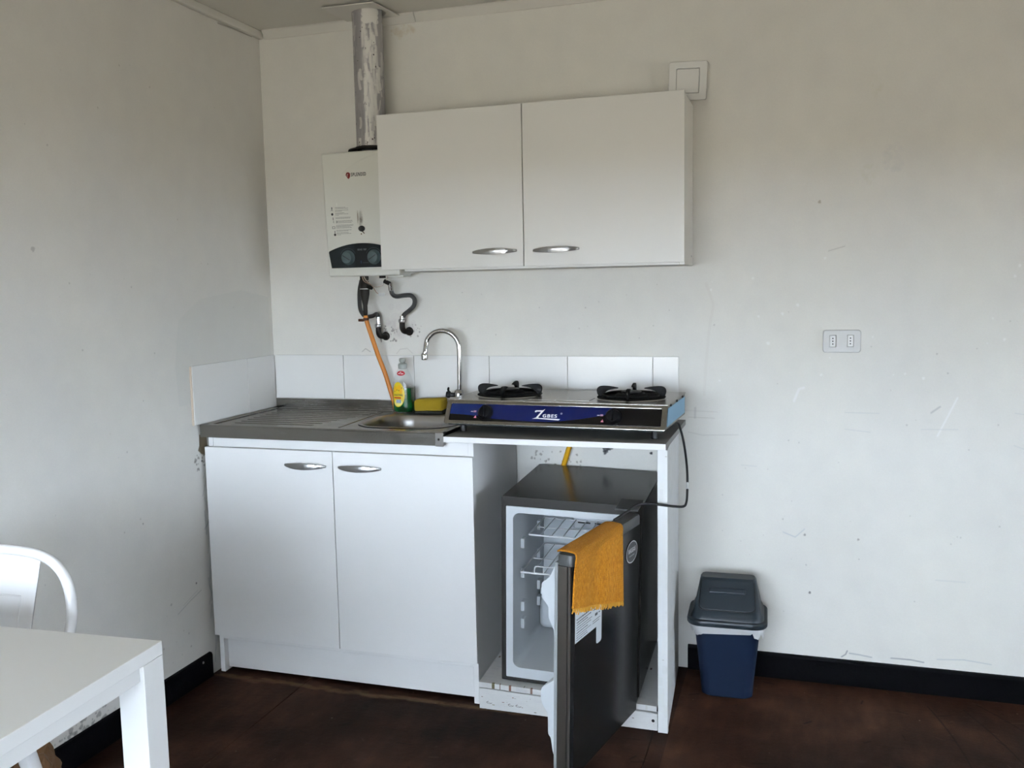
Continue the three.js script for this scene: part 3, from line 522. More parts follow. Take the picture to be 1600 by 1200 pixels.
{
  const t = thing('water_hose', 'braided grey water hose curving in an S under the heater', 'hose', [0, 0, 0]);
  mesh('hose', tube([[0.550, 1.365, 0.065], [0.553, 1.345, 0.06], [0.567, 1.335, 0.055], [0.598, 1.338, 0.05], [0.622, 1.337, 0.046], [0.634, 1.322, 0.043], [0.630, 1.300, 0.041], [0.610, 1.282, 0.039], [0.590, 1.268, 0.038], [0.581, 1.254, 0.038]], 0.0082, 80, 12), M.braid, t);
  for (const [a, b] of [[[0.550, 1.386, 0.069], [0.550, 1.358, 0.064]], [[0.581, 1.262, 0.038], [0.580, 1.2485, 0.038]]]) mesh('ferrule', rod(a, b, 0.0098, 14), M.chrome, t);
  mesh('valve_spindle', rod([0.535, 1.392, 0.087], [0.549, 1.382, 0.069], 0.008, 12), M.brass, t);
}
{
  const t = thing('cold_water_hose', 'short dark water hose looping behind the orange gas hose', 'hose', [0, 0, 0]);
  mesh('hose', tube([[0.428, 1.395, 0.06], [0.414, 1.360, 0.05], [0.408, 1.320, 0.042], [0.408, 1.285, 0.035], [0.424, 1.262, 0.032], [0.452, 1.262, 0.030], [0.473, 1.270, 0.032], [0.481, 1.255, 0.038]], 0.0078, 70, 10), M.braid, t);
  mesh('ferrule', rod([0.481, 1.258, 0.038], [0.481, 1.228, 0.038], 0.0075, 12), M.chrome, t);
}
{
  const t = thing('gas_cock', 'black gas valve and tailpiece hanging below the heater', 'valve', [0, 0, 0]);
  mesh('valve_body', mg(lx([[0, 0], [0.006, 0], [0.0085, 0.02], [0.0085, 0.045], [0.017, 0.085], [0.0185, 0.102], [0.0165, 0.112], [0.0165, 0.135], [0.0, 0.135]], [0.4545, 1.259, 0.088])), M.brass, t);
  mesh('white_ring', lx([[0.0172, 0], [0.0180, 0.002], [0.0180, 0.006], [0.0172, 0.008]], [0.4545, 1.359, 0.088]), M.whitePlastic, t);
  mesh('side_port', rod([0.462, 1.375, 0.088], [0.487, 1.37, 0.096], 0.009, 12), M.brass, t);
}
{
  const t = thing('ignition_wire', 'thin beige wires sagging under the heater with loose connector', 'wire', [0, 0, 0]);
  mesh('wire', tube([[0.470, 1.4085, 0.12], [0.474, 1.395, 0.11], [0.500, 1.372, 0.10], [0.530, 1.378, 0.09], [0.546, 1.402, 0.085], [0.549, 1.4085, 0.09]], 0.0018, 50, 6), mat({ color: rgb(0.50, 0.42, 0.34), roughness: 0.6 }), t);
  mesh('wire', tube([[0.462, 1.4085, 0.12], [0.468, 1.392, 0.115], [0.494, 1.378, 0.11], [0.508, 1.352, 0.10], [0.516, 1.346, 0.095]], 0.0018, 50, 6), mat({ color: rgb(0.35, 0.24, 0.18), roughness: 0.6 }), t);
  mesh('connector', bx(0.514, 0.538, 1.338, 1.349, 0.090, 0.098, 0.002), M.socketPlastic, t);
}
{
  const t = thing('orange_gas_hose', 'translucent orange gas hose running from the heater down behind the sink', 'hose', [0, 0, 0]);
  mesh('hose', tube([[0.455, 1.262, 0.088], [0.460, 1.235, 0.086], [0.475, 1.180, 0.08], [0.492, 1.115, 0.07], [0.513, 1.050, 0.062], [0.530, 0.985, 0.056], [0.543, 0.935, 0.053], [0.5455, 0.9168, 0.053]], 0.0085, 90, 14), M.gasOrange, t);
  mesh('hose_clamp', mg(lx([[0.009, 0], [0.0105, 0.001], [0.0105, 0.009], [0.009, 0.010]], [0.4555, 1.248, 0.0875]), bx(0.424, 0.446, 1.244, 1.254, 0.083, 0.091, 0.002)), mat({ color: rgb(0.10, 0.04, 0.02), metalness: 0.6, roughness: 0.6 }), t).userData.label = 'rusty hose clamp';
}
{
  const t = thing('yellow_gas_hose', 'yellow gas hose dropping behind the fridge under the hob board', 'hose', [0, 0, 0]);
  mesh('hose', tube([[1.245, 0.872, 0.05], [1.228, 0.83, 0.034], [1.212, 0.785, 0.026], [1.190, 0.725, 0.0125], [1.178, 0.685, 0.0105], [1.174, 0.66, 0.0105], [1.172, 0.63, 0.0105]], 0.0095, 90, 12), M.gasYellow, t);
}
// ------------------------------------------------------------------ faucet, soap, sponge
{
  const t = thing('swan_neck_tap', 'chrome swan neck tap standing behind the sink basin', 'tap', [0.812, 0.905, 0.072]);
  const spout = [[0, 0.03, 0], [0.003, 0.10, 0], [0.005, 0.20, 0], [0.004, 0.245, 0]];
  for (let i = 1; i < 10; i++) { const a = i / 10 * PI; spout.push([0.003 - 0.0615 + 0.0615 * Math.cos(a), 0.245 + 0.058 * Math.sin(a), 0.004 * i / 10 * 3]); }
  spout.push([-0.1205, 0.232, 0.018], [-0.1225, 0.216, 0.02]);
  mesh('spout', tube(spout, 0.0088, 90, 16), M.chrome, t);
  mesh('aerator', lx([[0, 0], [0.0115, 0], [0.0122, 0.004], [0.0122, 0.020], [0.0095, 0.024]], [-0.1235, 0.198, 0.0205]), M.chrome, t);
  mesh('tap_body', mg(lx([[0.026, 0], [0.027, 0.004], [0.019, 0.012], [0.017, 0.05], [0.019, 0.07], [0.016, 0.085], [0.010, 0.088]], [0, 0, 0])), M.chrome, t);
  mesh('lever', mg(lx([[0, 0.014], [0.010, 0.013], [0.013, 0.006], [0.013, 0], [0.008, -0.004], [0.008, -0.026]], [-0.034, 0.070, 0.006], [-1, 0.1, 0.2], 18), tube([[-0.036, 0.076, 0.006], [-0.038, 0.088, 0.01], [-0.036, 0.094, 0.012]], 0.004, 10, 8)), M.black, t);
}
{
  const t = thing('dish_soap_bottle', 'clear bottle of green dish soap with yellow label and grey cap', 'bottle', [0.5935, 0.9075, 0.078]);
  const prof = [[0.040, 0.025, 0], [0.043, 0.027, 0.004], [0.0425, 0.027, 0.02], [0.0405, 0.026, 0.05], [0.0405, 0.026, 0.09], [0.038, 0.024, 0.115], [0.030, 0.020, 0.140], [0.021, 0.016, 0.157], [0.014, 0.0135, 0.166], [0.0125, 0.0125, 0.172]];
  const ring = (k) => prof.filter((q) => q[2] <= 0.0951 || k === 0).map(([a, b, y]) => { const r = []; for (let i = 0; i < 32; i++) { const q = i / 32 * 2 * PI; r.push(V((a - k) * Math.cos(q), y + k * (y < 0.002 ? 1 : 0), (b - k) * Math.sin(q))); } return r; });
  mesh('bottle', loft(ring(0), { crease: 1.2 }), mat({ color: rgb(0.96, 0.97, 0.97), roughness: 0.06, transmission: 1, thickness: 0, ior: 1.4 }), t);
  mesh('liquid', loft(ring(0.0012), { crease: 1.2 }), mat({ color: rgb(0.004, 0.095, 0.022), roughness: 0.15, clearcoat: 0.5 }), t).userData.label = 'deep green soap';
  mesh('cap', mg(lx([[0.0135, 0.160], [0.0165, 0.163], [0.0170, 0.176], [0.0150, 0.180], [0.0095, 0.182], [0.0095, 0.186], [0.0125, 0.188], [0.0120, 0.198], [0.009, 0.2], [0, 0.2]], [0, 0, 0], [0, 1, 0], 24)), mat({ color: rgb(0.36, 0.38, 0.35), roughness: 0.45 }), t);
  // printed labels wrap the curved front
  const wrap = (a0, a1, y0, y1, fn) => shell((u, v) => { const q = PI / 2 - (a0 + (a1 - a0) * u), y = y0 + (y1 - y0) * v; const [A, B] = fn(y); return V(A * Math.cos(q), y, B * Math.sin(q)); }, 20, 20, 0.0006);
  const rad = (y) => { for (let i = 0; i < prof.length - 1; i++) if (y <= prof[i + 1][2]) { const f = (y - prof[i][2]) / (prof[i + 1][2] - prof[i][2]); return [prof[i][0] + f * (prof[i + 1][0] - prof[i][0]) + 0.0008, prof[i][1] + f * (prof[i + 1][1] - prof[i][1]) + 0.0008]; } return [0.013, 0.013]; };
  const lab = canvasTex(400, 512, (c, w, h) => {
    c.clearRect(0, 0, w, h); c.fillStyle = 'rgb(236,205,40)'; c.beginPath(); c.ellipse(w / 2, h * 0.5, w * 0.47, h * 0.49, 0, 0, 7); c.fill();
    c.fillStyle = 'rgba(250,240,150,0.9)'; c.beginPath(); c.ellipse(w * 0.5, h * 0.82, w * 0.3, h * 0.13, 0, 0, 7); c.fill();
    c.fillStyle = 'rgb(244,190,20)'; for (const [x, y] of [[0.35, 0.28], [0.6, 0.22], [0.72, 0.36]]) { c.beginPath(); c.arc(w * x, h * y, 52, 0, 7); c.fill(); }
    c.fillStyle = 'rgb(70,60,20)'; for (const [x, y] of [[0.24, 0.38], [0.44, 0.32], [0.58, 0.34], [0.78, 0.24]]) { c.beginPath(); c.arc(w * x, h * y, 11, 0, 7); c.fill(); }
    c.fillStyle = 'rgb(40,36,60)'; c.font = 'bold 56px sans-serif'; c.textAlign = 'center'; c.save(); c.translate(w / 2, h * 0.56); c.scale(0.9, 1); c.fillText('MAGISTRAL', 0, 0); c.restore();
    c.fillStyle = 'rgb(190,60,24)'; c.fillRect(w * 0.16, h * 0.60, w * 0.56, 30); c.fillStyle = 'rgb(120,150,190)'; c.fillRect(w * 0.36, h * 0.70, w * 0.36, 70); c.fillStyle = 'rgb(240,242,244)'; for (let i = 0; i < 5; i++) c.fillRect(w * (0.38 + 0.066 * i), h * 0.71, 8, 62);
  });
  mesh('front_label', wrap(-0.98, 0.44, 0.020, 0.114, rad), mat({ map: lab, alphaTest: 0.5, roughness: 0.4 }), t).userData.label = 'yellow oval label';
  const red = canvasTex(256, 128, (c, w, h) => { c.clearRect(0, 0, w, h); c.fillStyle = 'rgb(190,24,44)'; c.beginPath(); c.ellipse(w / 2, h / 2, w * 0.48, h * 0.47, 0, 0, 7); c.fill(); c.fillStyle = 'rgb(245,240,240)'; for (const [x, y, l] of [[0.2, 0.5, 0.24], [0.5, 0.54, 0.3], [0.38, 0.26, 0.2]]) c.fillRect(w * x, h * y, w * l, 15); });
  mesh('neck_label', wrap(-0.62, 0.62, 0.136, 0.155, rad), mat({ map: red, alphaTest: 0.5, roughness: 0.4 }), t).userData.label = 'small red oval emblem';
}
{
  const t = thing('dish_sponge', 'yellow sponge cloth lying behind the sink basin', 'sponge', [0.706, 0.9072, 0.088]);
  t.rotation.y = 0.06;
  const g = new RoundedBoxGeometry(0.112, 0.044, 0.062, 8, 0.010); const p = g.attributes.position;
  for (let i = 0; i < p.count; i++) { const x = p.getX(i), y = p.getY(i), z = p.getZ(i); p.setXYZ(i, x + 0.002 * perlin.noise(y * 60, z * 60, 1), y + 0.0025 * perlin.noise(x * 40, z * 50, 3) + 0.004 * x / 0.056 + 0.0022 * Math.sin(z * 200 + x * 30), z + 0.002 * perlin.noise(x * 50, y * 90, 5) + 0.0016 * Math.sin(y * 320 + x * 20)); }
  g.computeVertexNormals(); g.translate(0, 0.031, 0);
  mesh('foam', toCreasedNormals(g, 1), mat({ color: rgb(0.50, 0.34, 0.012), roughness: 0.95, bumpMap: noiseFine, bumpScale: 0.002 }), t);
  mesh('scourer', bx(-0.054, 0.054, 0, 0.011, -0.030, 0.030, 0.003), mat({ color: rgb(0.02, 0.022, 0.016), roughness: 0.95 }), t).userData.label = 'dark scouring pad';
}

// ------------------------------------------------------------------ gas hob
{
  const t = thing('gas_hob', 'two-burner steel gas hob with blue front panel on the board', 'gas hob', [1.2675, 0.8942, 0.2500]);
  t.rotation.y = -0.042;
  const W = 0.720, x0 = -W / 2, x1 = W / 2;
  const M_hob = mat({ color: rgb(0.60, 0.59, 0.57), metalness: 1, roughness: 0.24 }), M_dark = mat({ color: rgb(0.02, 0.03, 0.032), roughness: 0.5 }), M_knob = mat({ color: rgb(0.005, 0.005, 0.006), roughness: 0.5, specularIntensity: 0.3 });
  mesh('body', uvBox(prismX([[-0.160, 0.033], [0.205, 0.033], [0.168, 0.1015], [-0.160, 0.1015]], x0 + 0.002, x1 - 0.002, 0.001)), M.steel, t);
  mesh('underside', bx(x0 + 0.01, x1 - 0.01, 0.027, 0.0335, -0.155, 0.195, 0.001), M_dark, t);
  const top = mesh('top_plate', mg(bx(x0, x1, 0.1015, 0.1065, -0.165, 0.170, 0.0022, 3), bx(-0.095, 0.105, 0.1060, 0.1078, -0.13, 0.13, 0.0014)), M_hob, t);
  for (const z of [-0.11, 0.0, 0.11]) mesh('side_screw', lx([[0, 0.003], [0.0035, 0.0026], [0.0045, 0]], [x1 - 0.0015, 0.098, z], [1, 0, 0], 10), M.black, top);
  // tilted front: steel surround with glossy printed panel
  const tilt = -Math.atan2(0.037, 0.0685), place = (g, off) => { g.rotateX(tilt); g.translate(0, 0.0670 + off * 0.475, 0.1865 + off * 0.88); return g; };
  const fs = rrShape(W, 0.081, 0.006); fs.holes.push(rrShape(0.688, 0.0575, 0.004, 0, 0, THREE.Path));
  mesh('front_surround', uvBox(place(ext(fs, 0.004, 0.0012), 0.0005)), M.steel, t);
  const map = canvasTex(2048, 178, (c, w, h) => {
    c.fillStyle = 'rgb(8,7,10)'; c.fillRect(0, 0, w, h); const g = c.createLinearGradient(0, 0, w, 0); g.addColorStop(0, 'rgb(16,40,98)'); g.addColorStop(0.3, 'rgb(9,23,80)'); g.addColorStop(0.78, 'rgb(8,22,80)'); g.addColorStop(1, 'rgb(6,16,62)');
    c.fillStyle = g; c.beginPath(); c.moveTo(0, 0); c.lineTo(w * 0.79, 0); c.lineTo(w * 0.77, h * 0.38); c.quadraticCurveTo(w * 0.62, h * 0.78, w * 0.50, h * 0.93); c.quadraticCurveTo(w * 0.36, h * 0.96, w * 0.22, h * 0.86); c.quadraticCurveTo(w * 0.10, h * 0.62, 0, h * 0.62); c.closePath(); c.fill();
    c.fillStyle = 'rgb(240,240,244)'; c.strokeStyle = 'rgb(240,240,244)'; c.lineJoin = 'round';
    c.save(); c.translate(w * 0.416, h * 0.18); c.lineWidth = 9;
    c.beginPath(); c.moveTo(6, 34); c.quadraticCurveTo(2, 12, 28, 14); c.lineTo(84, 12); c.lineTo(104, -2); c.lineTo(90, 22); c.lineTo(46, 88); c.lineTo(24, 88); c.lineTo(66, 28); c.lineTo(30, 28); c.quadraticCurveTo(18, 26, 22, 36); c.closePath(); c.fill();
    c.beginPath(); c.moveTo(-16, 106); c.lineTo(38, 86); c.lineTo(58, 95); c.lineTo(262, 100); c.lineTo(246, 114); c.lineTo(44, 104); c.closePath(); c.fill();
    c.font = 'bold 56px sans-serif'; c.save(); c.translate(84, 88); c.scale(1.06, 0.86); c.fillText('GBES', 0, 0); c.restore(); c.lineWidth = 3; c.beginPath(); c.arc(266, 42, 7, 0, 7); c.stroke(); c.restore();
    for (const x of [0.104, 0.712]) { c.fillStyle = 'rgb(225,222,228)'; c.fillRect(w * x, h * 0.42, 24, 9); c.fillStyle = 'rgb(190,150,170)'; c.fillRect(w * x + 28, h * 0.38, 28, 20); c.fillStyle = 'rgb(214,130,150)'; c.beginPath(); c.moveTo(w * x + 36, h * 0.84); c.lineTo(w * x + 56, h * 0.66); c.lineTo(w * x + 68, h * 0.84); c.fill(); }
  });
  const panel = mesh('control_panel', place(uvPlane(ext(rrShape(0.6875, 0.057, 0.004), 0.0022, 0.0004), 'x', 'y', -0.344, 0.344, -0.028, 0.028), 0.0005), mat({ map, roughness: 0.14 }), t);
  panel.userData.label = 'glossy blue and black printed panel';
  for (const x of [-0.222, 0.197]) {
    const k = mesh('knob', place(mg(lx([[0, 0.014], [0.0175, 0.0135], [0.0205, 0.011], [0.0240, 0.002], [0.0245, 0]], [x, 0, 0.002], [0, 0, 1], 36), bx(x - 0.0045, x + 0.0045, -0.020, 0.020, 0.014, 0.024, 0.003)), 0.0005), M_knob, panel);
    mesh('knob_ring', place(lx([[0.0248, 0], [0.0262, 0.0012], [0.0272, 0]], [x, 0, 0.0024], [0, 0, 1], 36), 0.0005), M_knob, panel);
    k.userData.label = 'round black knob with grip bar';
  }
  for (const [x, z] of [[-0.317, 0.150], [0.317, 0.158], [-0.317, -0.13], [0.317, -0.13]]) mesh('foot', lx([[0, 0], [0.0095, 0], [0.010, 0.002], [0.008, 0.030], [0, 0.030]], [x, 0, z], [0, 1, 0], 16), M.rubber, t);
  mesh('protective_film', prismX([[-0.148, 0.040], [0.178, 0.040], [0.158, 0.094], [-0.148, 0.094]], x1 - 0.0015, x1 - 0.0007), mat({ color: rgb(0.22, 0.46, 0.66), roughness: 0.3 }), t).userData.label = 'pale blue protective film';
  // burners and pan supports
  for (const x of [-0.203, 0.213]) {
    const z = 0.008;
    mesh('drip_ring', lx([[0.098, 0.0008], [0.112, 0.0022], [0.118, 0.0012], [0.119, 0]], [x, 0.1066, z], [0, 1, 0], 48), M_hob, t);
    mesh('drip_pan', lx([[0, 0.001], [0.07, 0.001], [0.098, 0.0034], [0.108, 0.0042], [0.110, 0.003]], [x, 0.1066, z], [0, 1, 0], 48), M.castIron, t);
    const b = mesh('burner_head', lx([[0.05, 0], [0.052, 0.006], [0.046, 0.012], [0.04, 0.014], [0.038, 0.010], [0.022, 0.010], [0.02, 0.016], [0, 0.017]], [x, 0.1076, z], [0, 1, 0], 36), M.castIron, t);
    mesh('burner_cap', lx([[0.03, 0], [0.033, 0.003], [0.031, 0.006], [0, 0.007]], [x, 0.1216, z], [0, 1, 0], 30), M.black, b);
    const ringG = new THREE.TorusGeometry(0.088, 0.0055, 8, 48); ringG.rotateX(PI / 2); ringG.scale(1, 0.9, 1); ringG.translate(x, 0.1150, z);
    const grate = mesh('pan_support', ringG, M.castIron, t);
    const f = new THREE.Shape(); f.moveTo(0.042, 0.029); f.quadraticCurveTo(0.075, 0.036, 0.096, 0.0345); f.quadraticCurveTo(0.112, 0.032, 0.1115, 0.018); f.quadraticCurveTo(0.110, 0.002, 0.100, 0.0005); f.quadraticCurveTo(0.088, 0.001, 0.084, 0.012); f.quadraticCurveTo(0.078, 0.024, 0.042, 0.0265); f.closePath();
    for (let k = 0; k < 4; k++) { const g = ext(f, 0.010, 0.002).translate(0, 0, -0.005); g.rotateY(k * PI / 2 + 0.10); g.translate(x, 0.1085, z); mesh('support_arm', g, M.castIron, grate); }
  }
}
// ------------------------------------------------------------------ fridge with its door open
const FR = { W: 0.445, H: 0.609, D: 0.4647 };
let fridgeDoor;
{
  const t = thing('mini_fridge', 'small grey fridge with its door open on the white platform', 'fridge', [1.0902, 0.1005, 0.4766]);
  t.rotation.order = 'YXZ'; t.rotation.set(0.0283, 0.0169, -0.0276);
  const { W, H, D } = FR;
  const out = rrShape(W, H, 0.004, W / 2, H / 2); out.holes.push(rrShape(W - 0.030, H - 0.042, 0.003, W / 2, H / 2 - 0.009, THREE.Path));
  mesh('outer_shell', mg(uvBox(ext(out, D - 0.03, 0.001).translate(0, 0, -D + 0.03)), bx(0.001, W - 0.001, 0.001, H - 0.001, -D, -D + 0.0302, 0.002)), M.fridgeSteel, t);
  const lin = rrShape(W - 0.0305, H - 0.0425, 0.003, W / 2, H / 2 - 0.009); lin.holes.push(rrShape(W - 0.078, H - 0.098, 0.022, W / 2, H / 2 - 0.002, THREE.Path));
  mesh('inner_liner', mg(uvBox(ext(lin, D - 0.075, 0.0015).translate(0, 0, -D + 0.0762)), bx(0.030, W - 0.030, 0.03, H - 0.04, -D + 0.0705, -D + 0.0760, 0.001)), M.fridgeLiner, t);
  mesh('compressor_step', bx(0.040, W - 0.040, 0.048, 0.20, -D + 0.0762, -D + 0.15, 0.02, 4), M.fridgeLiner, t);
  for (const [x, z] of [[0.03, -0.03], [W - 0.03, -0.03], [0.03, -D + 0.04], [W - 0.03, -D + 0.04]]) mesh('foot', lx([[0, 0.0005], [0.012, 0.0005], [0.011, -0.0075], [0, -0.0075]], [x, 0, z]), M.rubber, t);
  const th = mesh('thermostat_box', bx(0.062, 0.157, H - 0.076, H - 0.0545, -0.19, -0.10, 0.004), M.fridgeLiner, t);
  mesh('thermostat_dial', mg(lx([[0.010, 0], [0.0112, 0.002], [0.0108, 0.006], [0.0092, 0.006], [0.0092, 0.002]], [0.118, H - 0.064, -0.10], [0, 0, 1], 24), bx(0.104, 0.132, H - 0.0652, H - 0.0628, -0.10, -0.095, 0.001)), M.doorCap, th);
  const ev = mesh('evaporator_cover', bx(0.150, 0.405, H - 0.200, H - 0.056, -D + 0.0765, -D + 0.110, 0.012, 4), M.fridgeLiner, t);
  for (const x of [0.192, 0.252, 0.312]) for (const y of [0.112, 0.143, 0.174]) mesh('vent_slot', bx(x - 0.022, x + 0.022, H - y - 0.0025, H - y + 0.0025, -D + 0.1098, -D + 0.1108, 0.0004), M.black, ev);
  // wire shelves resting on moulded ledges
  for (const [y, z0, z1, lip] of [[0.443, -0.350, -0.148, 0], [0.348, -0.350, -0.050, 1]]) {
    const r = 0.0021, xs0 = 0.050, xs1 = W - 0.050, g = [rod([xs0, y, z0], [xs1, y, z0], r * 1.3), rod([xs0, y, z1], [xs1, y, z1], r * 1.5), rod([xs0, y, z0], [xs0, y, z1], r * 1.3), rod([xs1, y, z0], [xs1, y, z1], r * 1.3), rod([xs0, y - 0.003, (z0 + z1) / 2], [xs1, y - 0.003, (z0 + z1) / 2], r)];
    for (let k = 1; k < 9; k++) { const x = xs0 + (xs1 - xs0) * k / 9; g.push(rod([x, y + 0.002, z0], [x, y + 0.002, z1], r * 0.9, 6)); }
    if (lip) g.push(tube([[0.095, y, z1], [0.096, y + 0.018, z1], [0.103, y + 0.024, z1], [W - 0.103, y + 0.024, z1], [W - 0.096, y + 0.018, z1], [W - 0.095, y, z1]], r, 60, 6, false, 0.1), rod([0.125, y, z1], [0.125, y + 0.024, z1], r * 0.8, 6), rod([0.2, y, z1], [0.2, y + 0.024, z1], r * 0.8, 6));
    mesh('wire_shelf', mg(g), M.wire, t);
  }
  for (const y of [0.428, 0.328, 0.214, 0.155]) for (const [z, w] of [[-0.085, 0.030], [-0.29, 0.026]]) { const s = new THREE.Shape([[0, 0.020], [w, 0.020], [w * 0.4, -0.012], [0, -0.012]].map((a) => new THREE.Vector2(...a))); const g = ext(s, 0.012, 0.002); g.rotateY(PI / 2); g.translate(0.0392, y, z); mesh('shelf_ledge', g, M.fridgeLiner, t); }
  mesh('top_hinge', bx(W - 0.075, W - 0.006, H + 0.0002, H + 0.006, -0.055, 0.060, 0.002), M.doorCap, t);
  mesh('bottom_hinge', bx(W - 0.060, W - 0.004, -0.006, -0.0005, -0.040, 0.050, 0.001), M.doorCap, t);

  // door: turned about its right-hand hinge
  const DW = W, DT = 0.050, rr = 0.012, outl = [[-DW + 0.004, 0.006], [-DW + 0.004, DT - rr]];
  for (let i = 0; i <= 6; i++) { const a = PI - i / 6 * PI / 2; outl.push([-DW + 0.004 + rr + rr * Math.cos(a), DT - rr + rr * Math.sin(a)]); }
  for (let i = 0; i <= 4; i++) { const a = PI / 2 - i / 4 * PI / 2; outl.push([-0.008 + 0.006 * Math.cos(a), DT - 0.006 + 0.006 * Math.sin(a)]); }
  outl.push([-0.002, 0.006]);
  const door = fridgeDoor = mesh('door', uvBox(toCreasedNormals(clean(prismY(outl, 0.0, H - 0.030)), 0.6)), M.fridgeDoor, t);
  door.position.set(W - 0.044, 0, 0.056); door.rotation.y = 76 * PI / 180; door.userData.label = 'dark glossy fridge door swung open';
  mesh('top_cap', loft([rrRing(DW - 0.002, DT - 0.004, 0.012, H - 0.0302, 6, -DW / 2 + 0.001, DT / 2 + 0.002), rrRing(DW - 0.002, DT - 0.004, 0.012, H - 0.008, 6, -DW / 2 + 0.001, DT / 2 + 0.002), rrRing(DW - 0.007, DT - 0.009, 0.010, H - 0.002, 6, -DW / 2 + 0.001, DT / 2 + 0.002), rrRing(DW - 0.018, DT - 0.02, 0.006, H, 6, -DW / 2 + 0.001, DT / 2 + 0.002)], { crease: 0.5 }), M.doorCap, door);
  mesh('edge_trim', mg(bx(-DW + 0.0005, -DW + 0.0045, 0.004, H - 0.031, 0.008, 0.034, 0.0015), uvBox(rod([-DW + 0.005, 0.004, 0.039], [-DW + 0.005, H - 0.031, 0.039], 0.0042, 12))), M.doorTrim, door).userData.label = 'brushed metal edge trim';
  mesh('gasket', mg(bx(-DW + 0.012, -DW + 0.026, 0.012, H - 0.03, -0.008, 0.006, 0.003), bx(-0.026, -0.012, 0.012, H - 0.03, -0.008, 0.006, 0.003), bx(-DW + 0.012, -0.012, H - 0.042, H - 0.028, -0.008, 0.006, 0.003), bx(-DW + 0.012, -0.012, 0.012, 0.026, -0.008, 0.006, 0.003)), M.gasket, door);
  const prof = [[0.004, 0.024], [-0.010, 0.026], [-0.020, 0.05], [-0.026, 0.085], [-0.034, 0.098], [-0.036, 0.150], [-0.050, 0.172], [-0.056, 0.190], [-0.056, 0.215], [-0.048, 0.228], [-0.022, 0.248], [-0.018, 0.262], [-0.018, 0.375], [-0.022, 0.395], [-0.034, 0.420], [-0.036, 0.450], [-0.052, 0.468], [-0.056, 0.485], [-0.055, 0.510], [-0.042, 0.522], [-0.030, 0.535], [-0.012, 0.572], [0.004, 0.578]];
  const pts = new THREE.CatmullRomCurve3(prof.map(([z, y]) => V(z, y, 0)), false, 'catmullrom', 0.35).getPoints(90).map((p) => [p.x, p.y]);
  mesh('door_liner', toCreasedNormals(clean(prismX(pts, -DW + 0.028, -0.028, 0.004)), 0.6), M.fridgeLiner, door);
  mesh('door_badge', (() => { const e = new THREE.Shape(); e.absellipse(0, 0, 0.041, 0.033, 0, 2 * PI, false); return uvPlane(ext(e, 0.0012, 0.0003, 24).translate(-0.066, H - 0.098, DT + 0.0001), 'x', 'y', -0.107, -0.025, H - 0.131, H - 0.065); })(), mat({ roughness: 0.3, map: canvasTex(410, 330, (c, w, h) => {
    c.fillStyle = 'rgb(58,58,58)'; c.fillRect(0, 0, w, h); c.strokeStyle = 'rgb(214,216,214)'; c.lineWidth = 13; c.beginPath(); c.ellipse(w / 2, h / 2, w * 0.475, h * 0.465, 0, 0, 7); c.stroke();
    c.fillStyle = 'rgb(220,222,222)'; c.font = 'bold 74px sans-serif'; c.textAlign = 'center'; c.save(); c.translate(w * 0.5, h * 0.52); c.scale(0.92, 1.25); c.fillText('MAIGAS', 0, 0); c.restore(); c.fillStyle = 'rgb(160,162,162)'; for (let i = 0; i < 7; i++) c.fillRect(w * (0.28 + 0.065 * i), h * 0.63, 18, 20);
  }) }), door);
  const ls = new THREE.Shape([[-0.428, H - 0.100], [-0.428, H - 0.238], [-0.300, H - 0.238], [-0.300, H - 0.283], [-0.294, H - 0.288], [-0.274, H - 0.288], [-0.268, H - 0.283], [-0.268, H - 0.100]].map((a) => new THREE.Vector2(...a)));
  mesh('energy_sticker', uvPlane(ext(ls, 0.0006).translate(0, 0, DT + 0.0001), 'x', 'y', -0.428, -0.268, H - 0.288, H - 0.100), mat({ roughness: 0.5, map: canvasTex(640, 752, (c, w, h) => {
    c.fillStyle = 'rgb(214,220,224)'; c.fillRect(0, 0, w, h); c.fillStyle = 'rgb(60,64,70)';
    for (const [y, l, t] of [[300, 260, 16], [335, 330, 12], [362, 250, 10], [392, 350, 8], [418, 320, 8], [446, 270, 10], [476, 340, 7], [500, 220, 7], [524, 260, 8]]) for (let x = 30; x < 30 + l;) { const q = 10 + 30 * rnd(); c.fillRect(x, y, q, t); x += q + 7; }
    c.fillRect(430, 340, 130, 8); c.fillRect(470, 392, 66, 30); c.fillRect(560, 400, 40, 12); c.fillRect(410, 460, 190, 7); c.fillRect(410, 484, 170, 7);
  }) }), door).userData.label = 'white printed energy sticker';
}
